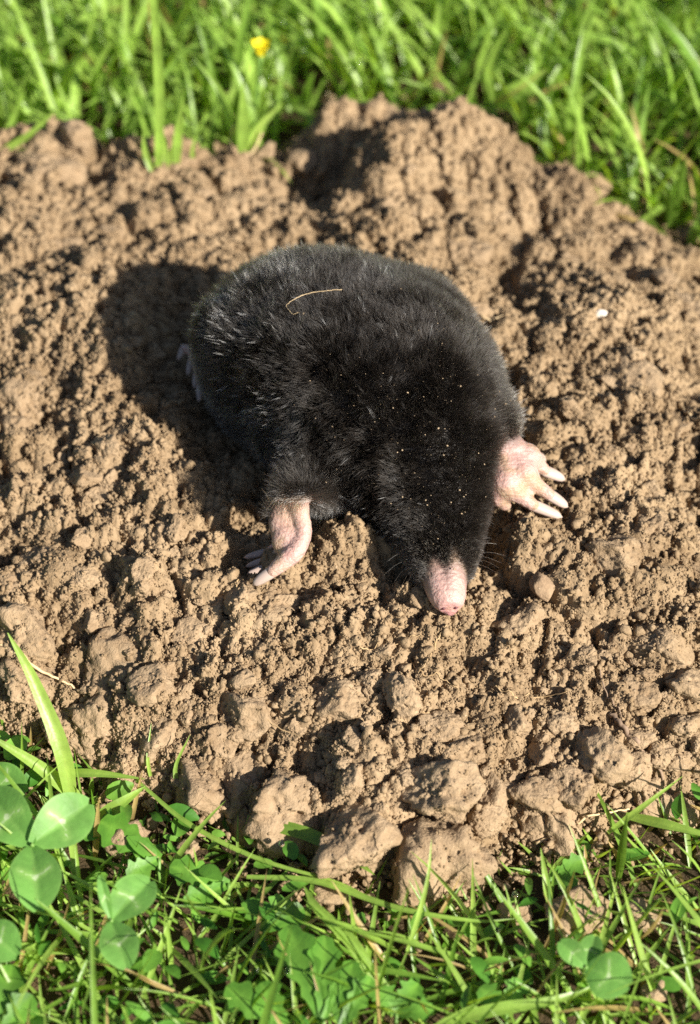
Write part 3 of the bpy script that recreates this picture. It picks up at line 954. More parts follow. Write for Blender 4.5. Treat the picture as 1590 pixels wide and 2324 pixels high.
def sheen_patches(p, nn):  # where the coat's sheen is painted in with pale hairs
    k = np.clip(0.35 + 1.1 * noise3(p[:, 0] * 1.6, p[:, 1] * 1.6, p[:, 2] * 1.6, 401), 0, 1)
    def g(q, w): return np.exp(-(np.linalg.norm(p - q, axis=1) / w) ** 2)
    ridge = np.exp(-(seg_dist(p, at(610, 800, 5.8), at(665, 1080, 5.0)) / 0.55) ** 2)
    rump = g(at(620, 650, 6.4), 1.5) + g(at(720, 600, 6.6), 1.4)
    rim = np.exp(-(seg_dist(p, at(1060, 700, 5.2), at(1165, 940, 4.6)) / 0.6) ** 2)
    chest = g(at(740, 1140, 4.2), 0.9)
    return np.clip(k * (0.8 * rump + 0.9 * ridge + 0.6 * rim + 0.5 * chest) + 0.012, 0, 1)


def dusty(p, nn):
    a = np.exp(-(np.linalg.norm(p - at(1150, 900, 4.5), axis=1) / 1.5) ** 2)
    a = np.maximum(a, np.exp(-(np.linalg.norm(p - at(1165, 1000, 4.4), axis=1) / 0.9) ** 2) * 1.3)
    a = np.maximum(a, np.exp(-(seg_dist(p, at(1050, 690, 5.3), at(1160, 930, 4.6)) / 0.75) ** 2) * 1.5)
    a = np.maximum(a, np.exp(-(np.linalg.norm(p - at(660, 610, 6.5), axis=1) / 1.5) ** 2) * 0.5)
    a = np.maximum(a, np.exp(-(np.linalg.norm(p - at(760, 1170, 3.6), axis=1) / 0.6) ** 2) * 0.8)
    a = np.maximum(a, np.exp(-((np.linalg.norm(p - NT, axis=1) - 1.35) / 0.3) ** 2) * 0.7)
    return np.clip(a * (0.65 + 0.7 * noise3(p[:, 0] * 3, p[:, 1] * 3, p[:, 2] * 3, 77)) + 0.015, 0, 1)


make_fur("sheen_hair", 34000, 15, 0.56, 0.0064, M_SHEEN_HAIR, 0.5, where=sheen_patches, tuft=5)  # pale tufts paint highlights on rump, left shoulder ridge, right rim and chest
make_fur("fur_tufts", 6000, 16, 0.55, 0.0060, M_FUR, 0.6, tuft=5)
make_fur("dusty_fur", 95000, 25, 0.49, 0.0058, M_DUSTY, 0.5, where=dusty)

from mathutils.bvhtree import BVHTree
BODY_BVH = BVHTree.FromPolygons([tuple(v) for v in MV.tolist()], tri.tolist())


def on_body(px, py, lift=0.0):
    d = at(px, py, 0.0) - CPOS; d /= np.linalg.norm(d)
    hit, nrm, _, _ = BODY_BVH.ray_cast(Vector(CPOS), Vector(d))
    if hit is None: return None
    return np.array(hit) + np.array(nrm) * lift


for x, y in ((1007, 1381), (1035, 1379)):
    q = on_body(x, y)
    if q is not None:
        v, f = ball(q, (.05, .05, .04)); link("nostril", mesh_data("nostril", v, f), M_NOSTRIL, mole)

# whiskers and the bristles over the wrist
wk = []
for (x0, y0, x1, y1) in [(1078, 1255, 1150, 1262), (1075, 1268, 1135, 1290), (1072, 1280, 1128, 1300), (1070, 1262, 1140, 1278), (1066, 1295, 1122, 1318), (1062, 1305, 1110, 1330),
                         (930, 1280, 890, 1330), (925, 1270, 872, 1305), (935, 1292, 905, 1345), (940, 1300, 912, 1350), (1080, 1240, 1128, 1235), (920, 1255, 878, 1275)]:
    a = at(x0, y0, 3.7); b = at(x1, y1, 3.75); m = (a + b) / 2 + np.array([0, 0, .08])
    wk.append(catmull([a, m, b], 6))
add_hair("whiskers", np.array(wk), 0.0045, M_WHISK, mole)
br = []
for k in range(130):
    x_ = random.uniform(636, 712); a = at(x_, random.uniform(1120, 1138), 4.95); b = at(x_ - random.uniform(5, 48), random.uniform(1140, 1176), 4.62)
    m = (a + b) / 2 + np.array([0, 0, .16])
    br.append(catmull([a, m, b], 6))
add_hair("wrist_bristles", np.array(br), 0.0058, M_BRIST, mole)

# soil specks caught in the fur
sv = []; sf = []; so = 0
shp = [clod_shape(500 + k, ICO1, 7, 1.0) for k in range(5)]
for k in range(480):
    if k % 9 == 0: ccx, ccy = random.gauss(980, 150), random.gauss(930, 190)
    px, py = (random.gauss(ccx, 45), random.gauss(ccy, 45)) if k % 3 else (random.gauss(960, 170), random.gauss(930, 210))
    h = on_body(px, py, random.uniform(0.24, 0.40) if py < 1150 else 0.14)
    if h is None: continue
    r = 0.007 + 0.030 * random.random() ** 5
    v, f = shp[k % 5]
    sv.append(v * r + h); sf.append(f + so); so += len(v)
specks = link("soil_specks", mesh_data("soil_specks", np.concatenate(sv), np.concatenate(sf)), M_SPECK)
tag(specks, "fine tan specks of soil caught in the mole's black fur", "soil specks", kind="stuff")

# ------------------------------------------------------------------ grass
def blade_mesh(base, az, lean, length, width, curve, tint, segs=6, twist=None):
    n = len(base)
    s_ = np.linspace(0, 1, segs + 1)
    th = lean[:, None] + curve[:, None] * s_[None, :] ** 1.3
    hx = np.sin(th); hz = np.cos(th)
    step = (length / segs)[:, None]
    r = np.concatenate([np.zeros((n, 1)), np.cumsum(hx[:, :-1] * step, 1)], 1); z = np.concatenate([np.zeros((n, 1)), np.cumsum(hz[:, :-1] * step, 1)], 1)
    dx, dy = np.cos(az)[:, None], np.sin(az)[:, None]
    c = np.stack([base[:, 0:1] + r * dx, base[:, 1:2] + r * dy, base[:, 2:3] + z], -1)
    tw = (np.zeros(n) if twist is None else twist)[:, None] * s_[None, :]
    side = np.stack([-dy * np.cos(tw), dx * np.cos(tw), np.sin(tw)], -1)
    prof = np.minimum(1.0, 0.55 + 1.8 * s_) * np.clip((1 - s_) / 0.55, 0, 1) ** 0.7
    prof[-1] = 0.03
    w = 0.5 * width[:, None] * prof[None, :]
    nrm = np.stack([-hz * dx, -hz * dy, hx], -1)
    L = c + side * w[..., None]; R = c - side * w[..., None]; C = c - nrm * (0.35 * w)[..., None]
    V = np.stack([L, C, R], 2).reshape(-1, 3)
    base_i = (np.arange(n) * (segs + 1) * 3)[:, None, None]
    row = (np.arange(segs) * 3)[None, :, None]
    q = np.array([[0, 1, 4, 3], [1, 2, 5, 4]])
    F = (base_i[..., None] + row[..., None] + q[None, None]).reshape(-1, 4)
    T = np.repeat(tint, (segs + 1) * 3)
    return V, F, T


def lawn(n, xr, yr, ln, wd, lean, curve, seed, edge_gap=-0.1, keep=None):
    r = np.random.default_rng(seed)
    x = r.uniform(*xr, n); y = r.uniform(*yr, n)
    sd = poly_sd(x, y, EDGE)
    ok = sd < edge_gap
    if keep is not None: ok &= keep(x, y, sd, r)
    x, y = x[ok], y[ok]; n = len(x)
    base = np.stack([x, y, np.zeros(n) - 0.1], -1)
    cl = noise2(x * .5, y * .5, seed)
    near = np.clip(-poly_sd(x, y, EDGE) / 2.5, 0.35, 1) if yr[1] < 0 else np.ones(n)
    az = r.uniform(0, 2 * math.pi, n)
    tint = np.clip((0.42 if yr[1] < 0 else 0.60) + 0.35 * cl + 0.22 * r.normal(size=n), 0, 0.8)
    tint = np.where((r.random(n) < 0.10) & (ln[1] < 4.5), 0.95, tint)
    L_ = r.uniform(*ln, n) * (1 + 0.25 * cl) * near
    return blade_mesh(base, az, np.abs(r.normal(lean[0], lean[1], n)), L_, r.uniform(*wd, n) * (0.7 + 0.3 * r.random(n)), r.uniform(*curve, n), tint, twist=r.normal(0, 0.5, n))


def stuff_grass(parts, label):
    V = []; F = []; T = []; o_ = 0
    for v, f, t in parts:
        V.append(v); F.append(f + o_); T.append(t); o_ += len(v)
    o = link("grass", mesh_data("grass", np.concatenate(V), np.concatenate(F), attr={"tint": np.concatenate(T)}), M_GRASS)
    return tag(o, label, "grass", kind="stuff")


stuff_grass([lawn(5200, (-30, 30), (9, 48), (2.5, 5.8), (.20, .46), (.42, .28), (.2, 1.5), 31),
             lawn(6500, (-30, 30), (9, 48), (1.5, 4.0), (.15, .40), (.75, .4), (.1, 1.2), 32),
             lawn(900, (13, 30), (-8, 9), (3, 6), (.2, .4), (.35, .25), (.1, 1.0), 33), lawn(900, (-30, -13), (-8, 9), (3, 6), (.2, .4), (.35, .25), (.1, 1.0), 34)],
            "tall bright green lawn grass behind the molehill")
stuff_grass([lawn(5000, (-55, 55), (48, 95), (3.0, 7.0), (.3, .6), (.40, .28), (.2, 1.5), 38),
             lawn(1500, (30, 55), (-20, 48), (3.0, 7.0), (.3, .6), (.40, .28), (.2, 1.5), 39), lawn(1500, (-55, -30), (-20, 48), (3.0, 7.0), (.3, .6), (.40, .28), (.2, 1.5), 40)],
            "lawn grass farther off, beyond the tall grass behind the molehill")
stuff_grass([lawn(3800, (-24, 24), (-24, -5), (1.4, 3.4), (.08, .20), (1.0, .35), (-.4, .9), 35),
             lawn(3200, (-24, 24), (-24, -5), (0.6, 1.8), (.05, .15), (.9, .45), (-.3, .9), 36),
             lawn(260, (-24, 24), (-24, -6), (3, 5.5), (.14, .34), (.95, .25), (.0, .9), 37, edge_gap=-1.6)],
            "short tangled green grass in front of the molehill")

# small round leaves low in the front lawn, too many to count
def leaf_grid(base, tip, width, up, rows=9, colsn=7, crease=0.25, cup=0.12, profile=None, teeth=0, notch=0.0, arch=0.1):
    base = np.asarray(base, float); tip = np.asarray(tip, float)
    d = tip - base; L = np.linalg.norm(d); d = d / L
    up = np.asarray(up, float); side = np.cross(d, up); side /= np.linalg.norm(side); n = np.cross(side, d)
    V = []; T = []; U = []
    for i in range(rows):
        t = i / (rows - 1)
        w = profile(t) * width
        if teeth: w *= 1 + 0.24 * math.cos(t * teeth * 2 * math.pi) * (t > 0.25)
        for j in range(colsn):
            u = 2 * j / (colsn - 1) - 1
            tt = t - notch * (1 - abs(u)) * max(0, t - 0.6) / 0.4
            V.append(base + d * L * tt + side * u * w + n * (crease * abs(u) * w + cup * (u * u) * w - arch * L * (t - 0.5) ** 2 * 2))
            T.append(t); U.append(u)
    F = [(i * colsn + j, i * colsn + j + 1, (i + 1) * colsn + j + 1, (i + 1) * colsn + j) for i in range(rows - 1) for j in range(colsn - 1)]
    return np.array(V), F, np.array(T), np.array(U)


def oval(t): return max(0.03, math.sin(math.pi * min(1, 0.04 + 0.94 * t ** 0.85)) ** 0.62)
def obovate(t): return max(0.04, math.sin(math.pi * min(1, 0.02 + 0.965 * t ** 1.18)) ** 0.60)
def lobe(t): return max(0.05, (0.28 + 0.95 * t) * (1 - max(0, (t - 0.62) / 0.38) ** 2.2) ** 0.6)


uv_ = []; uf_ = []; ut_ = []; uo = 0
r_ = np.random.default_rng(88)
while len(uv_) < 420:
    x, y = r_.uniform(-16, 16), r_.uniform(-17, -5)
    if x > -1 and r_.random() < 0.7: continue
    sd_ = float(poly_sd(np.array([x]), np.array([y]), EDGE)[0])
    if sd_ > -0.15: continue
    z = r_.uniform(0.1, 0.9); az = r_.uniform(0, 6.28); L = r_.uniform(.3, .85)
    b0 = np.array([x, y, z]); t0 = b0 + L * np.array([math.cos(az), math.sin(az), r_.uniform(-.3, .4)])
    v, f, t, u = leaf_grid(b0, t0, L * r_.uniform(.14, .34), np.array([r_.normal(0, .35), r_.normal(-.1, .35), 1]), rows=6, colsn=3, profile=oval)
    uv_.append(v); uf_ += [tuple(i + uo for i in q) for q in f]; uo += len(v)
    ut_.append(np.full(len(v), np.clip(r_.normal(.4, .25), 0, .8)))
weeds = link("undergrowth", mesh_data("undergrowth", np.concatenate(uv_), uf_, attr={"tint": np.concatenate(ut_)}), M_HERB)
tag(weeds, "small leafy weeds growing low among the front grass", "undergrowth", kind="stuff")

# ------------------------------------------------------------------ single plants
NEARV = np.array([0.12, -0.45, 0.88])


def stalk(name, pts, r, mat, parent, n=6):
    v, f = tube_arrays(catmull(pts, 10), np.linspace(r, r * 0.7, 10), n)
    return link(name, mesh_data(name, v, f), mat, parent)


def clover(join, leaflets, label, group="clover leaves in the front grass"):
    J = at(*join)
    root = thing("clover", label, "clover", group)
    for (tx, ty, tz, w) in leaflets:
        up = NEARV + np.array([random.uniform(-.2, .2), random.uniform(-.15, .15), 0])
        v, f, t, u = leaf_grid(J, at(tx, ty, tz), w, up, rows=24, colsn=13, crease=0.38, cup=-0.08, profile=obovate, notch=0.05, arch=0.12)
        band = np.clip(1 - np.abs(t - (0.52 - 0.16 * np.abs(u))) / 0.10, 0, 1) * (np.abs(u) < 0.75)
        rim = np.clip((np.abs(u) - 0.82) / 0.18, 0, 1)
        tint = 0.35 + 0.12 * np.sin(t * 40 + np.abs(u) * 6) * 0.3 + 0.58 * band + 0.22 * rim + 0.2 * (np.abs(u) < 0.06)
        link("leaflet", mesh_data("leaflet", v, f, attr={"tint": tint}), M_CLOVER, root)
    stalk("stem", [J, J + np.array([.1, .15, -.6]), np.array([J[0] + .3, J[1] + .5, -0.1])], 0.05, M_STALK, root)


clover((72, 1916, 2.0), [(-35, 1795, 2.1, .62), (210, 1818, 2.15, .62), (88, 2066, 1.9, .62)], "largest three-leaved clover beside the long grass blade, each leaflet with a pale band")
clover((252, 2088, 1.7), [(346, 1992, 1.8, .50), (226, 1984, 2.3, .14), (288, 2198, 1.6, .46)], "clover with one leaflet folded edge-on, just below the largest clover")
clover((-40, 2100, 1.6), [(40, 2170, 1.6, .5), (-80, 2020, 1.7, .5), (-130, 2150, 1.5, .5)], "clover half cut off by the picture's left edge near the bottom")
clover((-30, 1740, 1.5), [(60, 1800, 1.4, .42), (-70, 1680, 1.6, .42), (-120, 1790, 1.4, .42)], "dark clover peeping from behind the largest clover at the picture's left edge")
clover((1330, 2194, 1.5), [(1432, 2236, 1.6, .56), (1270, 2134, 1.7, .28), (1352, 2120, 1.6, .26)], "clover with one big round leaflet among the grass near a half buried clod")


def herb(base, tips, label, group="toothed weeds in the front grass", w=0.34, name="toothed_leaf"):
    root = thing(name, label, "leaf", group)
    B0 = at(*base)
    for (tx, ty, tz, ww) in tips:
        v, f, t, u = leaf_grid(B0, at(tx, ty, tz), ww, NEARV + np.array([random.uniform(-.25, .25), random.uniform(-.2, .2), 0]), rows=23, colsn=7, crease=0.16, cup=0.06, profile=lobe, teeth=4, arch=0.12)
        tint = 0.40 + 0.25 * (np.abs(u) < 0.1) + 0.12 * np.sin(9 * t + 5 * np.abs(u))
        link("lobe", mesh_data("lobe", v, f, attr={"tint": tint}), M_HERB, root)
    stalk("stem", [B0, B0 + np.array([0, -.3, -.3]), np.array([B0[0], B0[1] - .3, -0.2])], 0.05, M_STALK, root)


herb((735, 2312, .9), [(650, 2095, 1.3, .46), (738, 2118, 1.3, .36), (790, 2190, 1.0, .22)], "tall toothed leaf with a long blunt lobe rising at the bottom edge")
herb((775, 2330, .8), [(800, 2175, 1.1, .34), (845, 2215, 1.0, .30), (750, 2215, 1.0, .22)], "small toothed leaf just beside the tall blunt-lobed one")
herb((650, 2335, .7), [(512, 2238, 1.0, .36), (592, 2228, 1.0, .34)], "low toothed leaf lying to the left of the tall blunt-lobed one")
herb((5, 2345, .8), [(76, 2258, 1.1, .36), (28, 2185, 1.1, .36), (-50, 2230, 1.0, .3)], "bright toothed leaf in the bottom corner under the clovers")
herb((362, 1948, .7), [(226, 1862, 1.0, .44), (290, 1990, .7, .3)], "broad toothed leaf dusted with soil, right of the largest clover")
herb((520, 2005, .6), [(385, 1965, .8, .36), (420, 2050, .7, .30)], "broad toothed leaf with crumbs on it, below the stalk that crosses the grass")
herb((600, 2110, .5), [(560, 2040, .7, .3), (690, 2060, .7, .34), (640, 2030, .7, .24)], "shaded toothed leaf in the middle, above the tall blunt-lobed one")
herb((900, 2300, .5), [(860, 2240, .8, .3), (950, 2230, .8, .32), (985, 2290, .7, .26)], "low toothed leaf right of the small toothed leaf at the bottom edge")
herb((1150, 2300, .5), [(1090, 2240, .8, .3), (1180, 2220, .8, .3)], "low toothed leaf in the grass left of the big round clover leaflet")
herb((1250, 1990, .4), [(1330, 1950, .7, .26), (1310, 2010, .7, .26)], "toothed leaf under the pale straw at the mound's front edge")


def blade_at(name, ctrl, width, tint, parent, fold=0.3, flat=None, rise=False):
    """a grass blade through layout points (x, y, z), root first"""
    dz = 0.0
    if rise:
        q0 = on(ctrl[0][0], ctrl[0][1], -0.1); dz = q0[2] - ctrl[0][2]
    pts = catmull([at(c[0], c[1], c[2] + dz) for c in ctrl], 16)
    tan = np.gradient(pts, axis=0); tan /= np.linalg.norm(tan, axis=1, keepdims=True)
    up = NEARV if flat is None else np.asarray(flat)
    V = []; T = []
    for i in range(16):
        t = i / 15
        w = 0.5 * width * min(1, 0.65 + 1.6 * t) * (max(0.02, (1 - t) / 0.6) ** 0.7 if t > 0.4 else 1)
        sd_ = np.cross(tan[i], up); sd_ /= np.linalg.norm(sd_); nn = np.cross(sd_, tan[i])
        for u in (-1, -.5, 0, .5, 1):
            V.append(pts[i] + sd_ * u * w - nn * fold * w * (1 - abs(u))); T.append(tint + 0.10 * (abs(u) < .1) - 0.05 * (abs(abs(u) - .5) < .1))
    F = [(i * 5 + j, i * 5 + j + 1, (i + 1) * 5 + j + 1, (i + 1) * 5 + j) for i in range(15) for j in range(4)]
    return link(name, mesh_data(name, np.array(V), F, attr={"tint": np.clip(T, 0, 1)}), M_GRASS, parent)


def lone_blade(ctrl, width, tint, label, rise=False):
    return tag(blade_at("grass_leaf", ctrl, width, tint, None, rise=rise), label, "grass blade", "single grass blades at the mound's front edge")


lone_blade([(165, 1830, .3), (140, 1700, 1.8), (75, 1540, 3.2), (18, 1436, 4.0)], .42, .72, "long broad blade leaning over the soil above the largest clover")
lone_blade([(200, 1830, .3), (90, 1740, 1.2), (-40, 1660, 2.0)], .36, .70, "broad blade leaning off the left edge, crossing the long leaning blade")
lone_blade([(215, 1865, .6), (265, 1830, .9), (330, 1785, 1.1)], .36, .45, "short broad blade rising towards the limp stalk right of the largest clover")
lone_blade([(130, 1755, .8), (220, 1755, 1.1), (330, 1768, 1.2)], .22, .5, "flat dark blade lying along the soil edge above the short broad blade")
lone_blade([(495, 1836, .5), (425, 1806, .8), (398, 1748, 1.4), (432, 1668, 2.1)], .16, .45, "hooked blade curling up against the soil", True)
lone_blade([(345, 1775, .6), (336, 1720, 1.2), (344, 1640, 1.8)], .09, .55, "thin upright blade beside the hooked blade", True)
lone_blade([(310, 1770, 1.1), (430, 1870, 1.0), (590, 1950, .9), (760, 2000, .9), (830, 2030, .9)], .12, .55, "long stalk-like blade slanting down across the front of the mound")
lone_blade([(560, 1860, .7), (690, 1890, .9), (790, 1940, .9), (850, 1985, .8)], .34, .35, "dark green blade lying against the front clods, above the slanting stalk")
lone_blade([(560, 1990, .8), (720, 2000, 1.0), (900, 2060, 1.0), (1080, 2090, .9), (1170, 2085, .8)], .15, .45, "long blade sweeping below the biggest clod")
lone_blade([(925, 2160, .8), (950, 2080, 1.5), (972, 1990, 2.2), (980, 1905, 2.8)], .12, .66, "thin upright blade in front of the biggest clod")
lone_blade([(1190, 1910, .6), (1215, 1860, 1.2), (1250, 1808, 1.6)], .14, .6, "small lone sprout at the foot of the clods on the right", True)
lone_blade([(1380, 1890, .5), (1460, 1830, 1.3), (1550, 1762, 1.8)], .15, .66, "slender blade pointing up and right beside the pale straw")
lone_blade([(1420, 1850, .6), (1530, 1875, .9), (1640, 1905, .9)], .26, .6, "broad blade lying flat towards the right edge beside the pale straw")
lone_blade([(1250, 2060, .5), (1240, 2000, 1.1), (1228, 1925, 1.5)], .2, .55, "upright pale blade standing just below the pale straw")
lone_blade([(860, 2240, .6), (800, 2140, 1.2), (720, 2060, 1.4), (690, 2010, 1.4)], .32, .5, "wide dull blade slanting across the toothed leaves")
lone_blade([(1010, 2320, .5), (1130, 2290, .9), (1260, 2270, 1.0), (1370, 2230, .9)], .3, .55, "wide blade lying along the bottom edge left of the round clover")

# tufts on the far rim of the mound
t1 = thing("grass_tuft", "sparse upright tuft growing through the far rim above the mole's rump", "grass tuft", "grass tufts on the far rim")
for c, w, ti in [([(375, 392, 1.6), (365, 320, 2.6), (352, 235, 4.2)], .36, .72), ([(385, 392, 1.6), (400, 330, 2.5), (420, 265, 3.4)], .32, .76), ([(400, 385, 1.6), (405, 300, 3.0), (418, 215, 4.6)], .3, .66),
                ([(345, 390, 1.6), (330, 345, 2.2), (325, 300, 3.0)], .2, .7), ([(360, 385, 1.6), (362, 200, 4.6), (350, 0, 8.0), (345, -120, 10.)], .32, .6), ([(440, 380, 1.5), (438, 340, 2.2), (450, 290, 3.0)], .14, .5)]:
    blade_at("blade", c, w, ti, t1, flat=(0.2, -.95, .2), rise=True)
t2 = thing("grass_tuft", "broad bright tuft at the foot of the yellow flower", "grass tuft", "grass tufts on the far rim")
for c, w, ti in [([(553, 352, 1.6), (553, 270, 3.0), (552, 185, 4.4)], .42, .6), ([(562, 350, 1.6), (590, 290, 2.5), (640, 235, 3.2)], .34, .78), ([(558, 350, 1.6), (575, 270, 2.8), (600, 200, 3.8)], .24, .6),
                ([(545, 352, 1.6), (500, 210, 3.6), (440, 130, 4.6)], .26, .55), ([(565, 350, 1.6), (585, 320, 2.0), (600, 260, 2.8)], .18, .72)]:
    blade_at("blade", c, w, ti, t2, flat=(0.2, -.95, .2), rise=True)
t3 = thing("grass_tuft", "single wide pale blade leaning right behind the mound's peak", "grass tuft", "grass tufts on the far rim")
blade_at("blade", [(1120, 232, 2.0), (1160, 215, 2.6), (1240, 158, 3.6)], .75, .80, t3, flat=(0.1, -.8, .6))
blade_at("blade", [(1115, 232, 2.0), (1110, 160, 3.4), (1150, 60, 5.4)], .34, .62, t3, flat=(0.1, -.95, .3))
t4 = thing("grass_tuft", "few bent blades over the far left end of the mound", "grass tuft", "grass tufts on the far rim")
for c, w, ti in [([(0, 345, 1.8), (60, 310, 2.4), (135, 245, 3.4)], .26, .66), ([(-10, 350, 1.8), (30, 270, 3.0), (60, 200, 4.2)], .24, .5)]:
    blade_at("blade", c, w, ti, t4, flat=(0.2, -.95, .2), rise=True)

# yellow flower
fl = thing("yellow_flower", "small yellow buttercup flower on a green stem behind the mound", "flower")
FB = on(560, 350, -.1); FC = at(592, 118, FB[2] + 4.4)
stalk("stem", [FB, FB * 0.5 + FC * 0.5 + np.array([.08, 0, 0]), FC + np.array([0, 0, -.1])], 0.075, M_STALK, fl)
for k in range(5):
    a = k * 2 * math.pi / 5 + .3
    d = np.array([math.cos(a), math.sin(a) * .9, 0])
    b0 = FC + d * 0.05 + np.array([0, 0, -.08]); tp = FC + d * 0.26 + np.array([0.02, -.05, .42])
    v, f, t, u = leaf_grid(b0, tp, .24, -d + np.array([0, 0, .4]), rows=9, colsn=7, crease=0, cup=.35, profile=obovate, arch=0.25)
    link("petal", mesh_data("petal", v, f), M_PETAL, fl)
v, f = ball(FC + np.array([0, 0, .12]), (.11, .11, .14))
link("flower_centre", mesh_data("flower_centre", v, f), M_PETAL, fl)

# ------------------------------------------------------------------ rootlets, straw, stones
def root_line(name, pts, r, mat, label, cat, on_ground=True, lift=0.06, wig=0.04, group=None):
    P = []
    for i, q in enumerate(pts):
        P.append(on(q[0], q[1], lift + (q[2] if len(q) > 2 else 0)) if on_ground else np.asarray(q))
    P = catmull(P, 8 * len(P)); m = len(P)
    P = P + wig * np.stack([noise2(np.arange(m) * .45 + len(label) * 3.1, np.arange(m) * 0. + k * 9.7, 5) for k in range(3)], -1)
    if on_ground: P[:, 2] = np.maximum(P[:, 2], ground_z(P[:, 0], P[:, 1]) + r)
    v, f = tube_arrays(P, r * np.linspace(1.0, 0.45, m), 6)
    return tag(link(name, mesh_data(name, v, f), mat), label, cat, group)


RG = "rootlets lying on the soil"
c6 = lambda x, y: (772 + x * .5145, 1417 + y * .5145)
root_line("rootlet", [c6(470, 10), c6(425, 80), c6(412, 140), c6(380, 185), c6(330, 240)], .022, M_ROOT, "fine branching rootlet on the soil straight below the pink nose", "rootlet", group=RG)
root_line("rootlet", [c6(80, 125), c6(180, 115), c6(290, 75), c6(360, 55)], .022, M_ROOT, "fine pale rootlet running left from below the nose", "rootlet", group=RG)
root_line("rootlet", [c6(310, 180), c6(370, 230), c6(440, 240), c6(520, 290)], .022, M_ROOT, "rootlet tangled with the one below the nose, bending right", "rootlet", group=RG)
root_line("rootlet", [c6(680, 290), c6(770, 320), c6(880, 322), c6(1000, 305)], .022, M_ROOT, "long thin rootlet across the fine soil right of the nose tangle", "rootlet", group=RG)
root_line("rootlet", [c6(1110, 100), c6(1130, 180), c6(1180, 320), c6(1240, 410)], .028, M_STEMDK, "dark brown rootlet leading down to the grey stem", "rootlet", group=RG)
root_line("dry_stem", [c6(1190, 395), c6(1290, 510), c6(1370, 600), c6(1430, 710)], .075, M_STEMDK, "grey-brown dry stem half sunk in the soil, front right", "stem", lift=.02)
root_line("rootlet", [c6(300, 412), c6(345, 402), c6(395, 408)], .028, M_ROOT, "short pale rootlet poking from between two front clods", "rootlet", lift=.15, group=RG)
root_line("straw", [c6(865, 992), c6(1000, 935), c6(1100, 880), c6(1185, 862), c6(1275, 838)], .045, M_STRAW, "pale straw lying where the soil meets the front grass", "straw", lift=.25)
root_line("straw", [(-10, 1457), (65, 1510), (125, 1545), (180, 1572)], .055, M_STRAW, "pale bent straw crossing behind the long leaning blade", "straw", lift=.1)
root_line("rootlet", [(432, 1244), (392, 1270), (345, 1284)], .022, M_ROOT, "thin rootlet on the soil left of the mole's hand on edge", "rootlet", group=RG)
root_line("rootlet", [(592, 1650), (640, 1680), (690, 1700)], .02, M_ROOT, "curled rootlet on the broad clod in front", "rootlet", lift=.5, group=RG)
root_line("rootlet", [(560, 1335), (535, 1360), (530, 1385)], .024, M_ROOT, "short bent rootlet just below the claws of the hand on edge", "rootlet", group=RG)
root_line("straw", [(1092, 738), (1115, 736), (1140, 733)], .04, M_STRAW, "tiny straw stub sticking out beside the mole's right flank", "straw", lift=.15)
root_line("straw", [(1545, 930), (1570, 955), (1600, 962)], .05, M_STRAW, "pale straw cut off by the picture's right edge", "straw", lift=.12)
root_line("straw", [on(520, 362, -.1), at(525, 320, on(520, 362)[2] + .6), at(530, 285, on(520, 362)[2] + 1.2)], .085, M_STRAW, "pale upright straw stub beside the tuft of the yellow flower", "straw", on_ground=False, wig=.02)
root_line("straw", [on(565, 352, -.05), at(580, 335, on(565, 352)[2] + .2), at(595, 300, on(565, 352)[2] + .7)], .07, M_STRAW, "pale dry blade leaning right at the foot of the yellow flower", "straw", on_ground=False, wig=.02)
bp_ = [on_body(x, y, .42) for x, y in [(780, 687), (740, 690), (703, 697), (680, 706), (662, 719), (668, 731), (676, 739), (690, 734)]]
root_line("rootlet", [b for b in bp_ if b is not None], .0095, M_STRAW, "curly pale root fibre lying on the mole's back", "rootlet", on_ground=False, wig=.015)


def stone(px, py, w, seed, mat, label, name="stone", lift=.25, planes=7, stretch=(1, 1, 1), rough=.35, rot=(0, 0, 0)):
    v, f = clod_shape(seed, ico(4), planes, rough)
    p = on(px, py); r = w / 85.0; p[2] += lift * r
    me = mesh_data(name, v * r * np.array(stretch), f); me.materials.append(mat)
    o = link(name, me, loc=p); o.rotation_euler = rot
    return tag(o, label, "stone" if name != "soil_clod" else "clod", None if name != "soil_clod" else "loose clods lying in the grass")


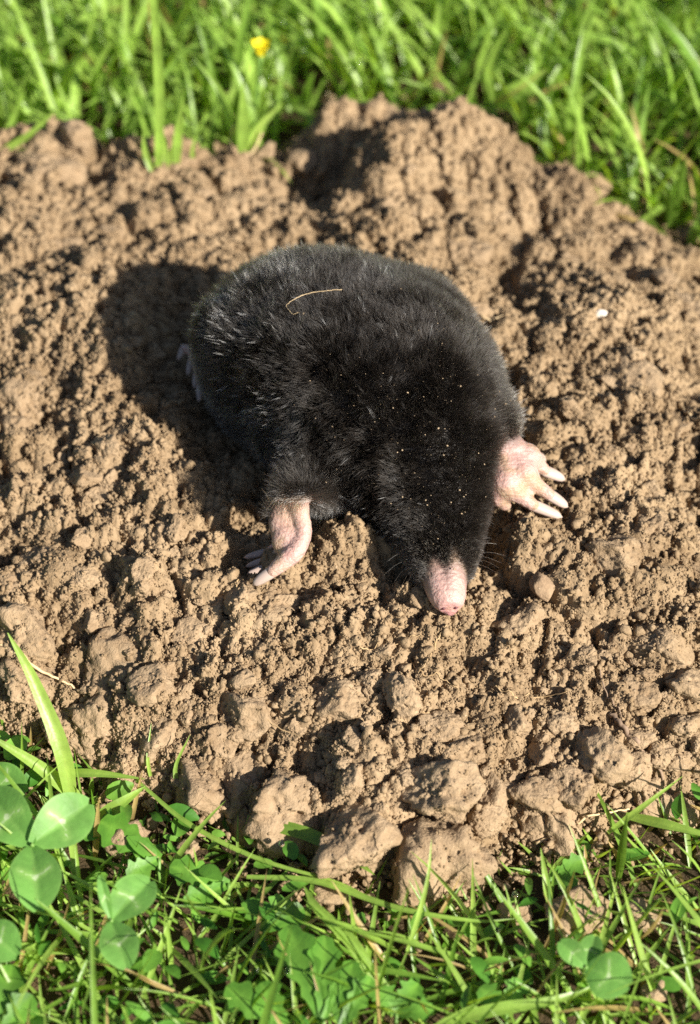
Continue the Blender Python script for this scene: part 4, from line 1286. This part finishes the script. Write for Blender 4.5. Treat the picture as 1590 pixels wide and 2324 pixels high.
stone(1230, 1358, 42, 907, M_STONE, "pale angular stone on the soil between nose and right edge", stretch=(.85, 1.1, .7), rot=(.6, .1, .35), planes=18, rough=.35, lift=.2)
stone(1365, 715, 13, 903, M_PEBBLE, "tiny whitish pebble on the far right slope", name="pebble")
stone(1300, 2085, 62, 905, M_CLOD, "brown clod half hidden in the grass above the right clover", "soil_clod", rough=1, lift=.3)
stone(1452, 2085, 36, 906, M_CLOD, "small reddish clod in the grass right of the half hidden clod", "soil_clod", rough=1, lift=.3)
stone(745, 2040, 36, 907, M_CLOD, "small pale clod fallen in front of the biggest clods, under the sweeping blade", "soil_clod", rough=1, lift=.4)
stone(290, 1925, 44, 908, M_CLOD, "crumbly clod lying on the broad dusty leaf", "soil_clod", rough=1.2, lift=.9)
stone(430, 1950, 22, 909, M_CLOD, "small clod between the two broad leaves in the front grass", "soil_clod", rough=1.2, lift=1.4)
stone(1170, 2080, 30, 910, M_CLOD, "small clod in the grass left of the half hidden clod", "soil_clod", rough=1, lift=.5)
stone(1490, 2265, 26, 911, M_CLOD, "dark clod in the grass right of the round clover leaflet", "soil_clod", rough=1, lift=.6)

# dew drops
dv, df = ico(3)
dew_me = mesh_data("dew_drop", dv * 0.075, df); dew_me.materials.append(M_DEW)
for (px, py, z, lab) in [(645, 47, 5, "dew drop glinting in the grass just above and right of the yellow flower"), (865, 32, 5, "topmost dew drop glinting near the picture's upper edge"),
                         (887, 95, 4.5, "dew drop glinting straight below the topmost one"), (690, 112, 4.5, "dew drop glinting level with the yellow flower, to its right"),
                         (820, 140, 4, "dew drop glinting above the mound's left peak"), (617, 172, 3.6, "dew drop glinting just below the yellow flower"),
                         (800, 160, 3.8, "faint dew drop touching the one above the mound's left peak"), (60, 100, 4.5, "faint dew drop in the far grass by the upper left corner"),
                         (1170, 2030, 1.0, "bright dew drop on the grass below the biggest clod"), (527, 2110, 1.2, "dew drop on a stalk tip above the tall blunt-lobed leaf"),
                         (640, 1915, 1.0, "dew drop beside the slanting stalk left of the front clods"), (590, 2203, 1.0, "dew drop low on the stalk left of the tall blunt-lobed leaf"),
                         (1130, 2110, .9, "dew drop in the grass left of the small right-hand clod"), (650, 2205, 1.1, "dew drop on the tall blunt-lobed leaf itself"),
                         (1000, 2220, 1.0, "dew drop in the grass at the bottom centre")]:
    tag(link("dew_drop", dew_me, loc=at(px, py, z)), lab, "dew drop", "dew drops on the grass")
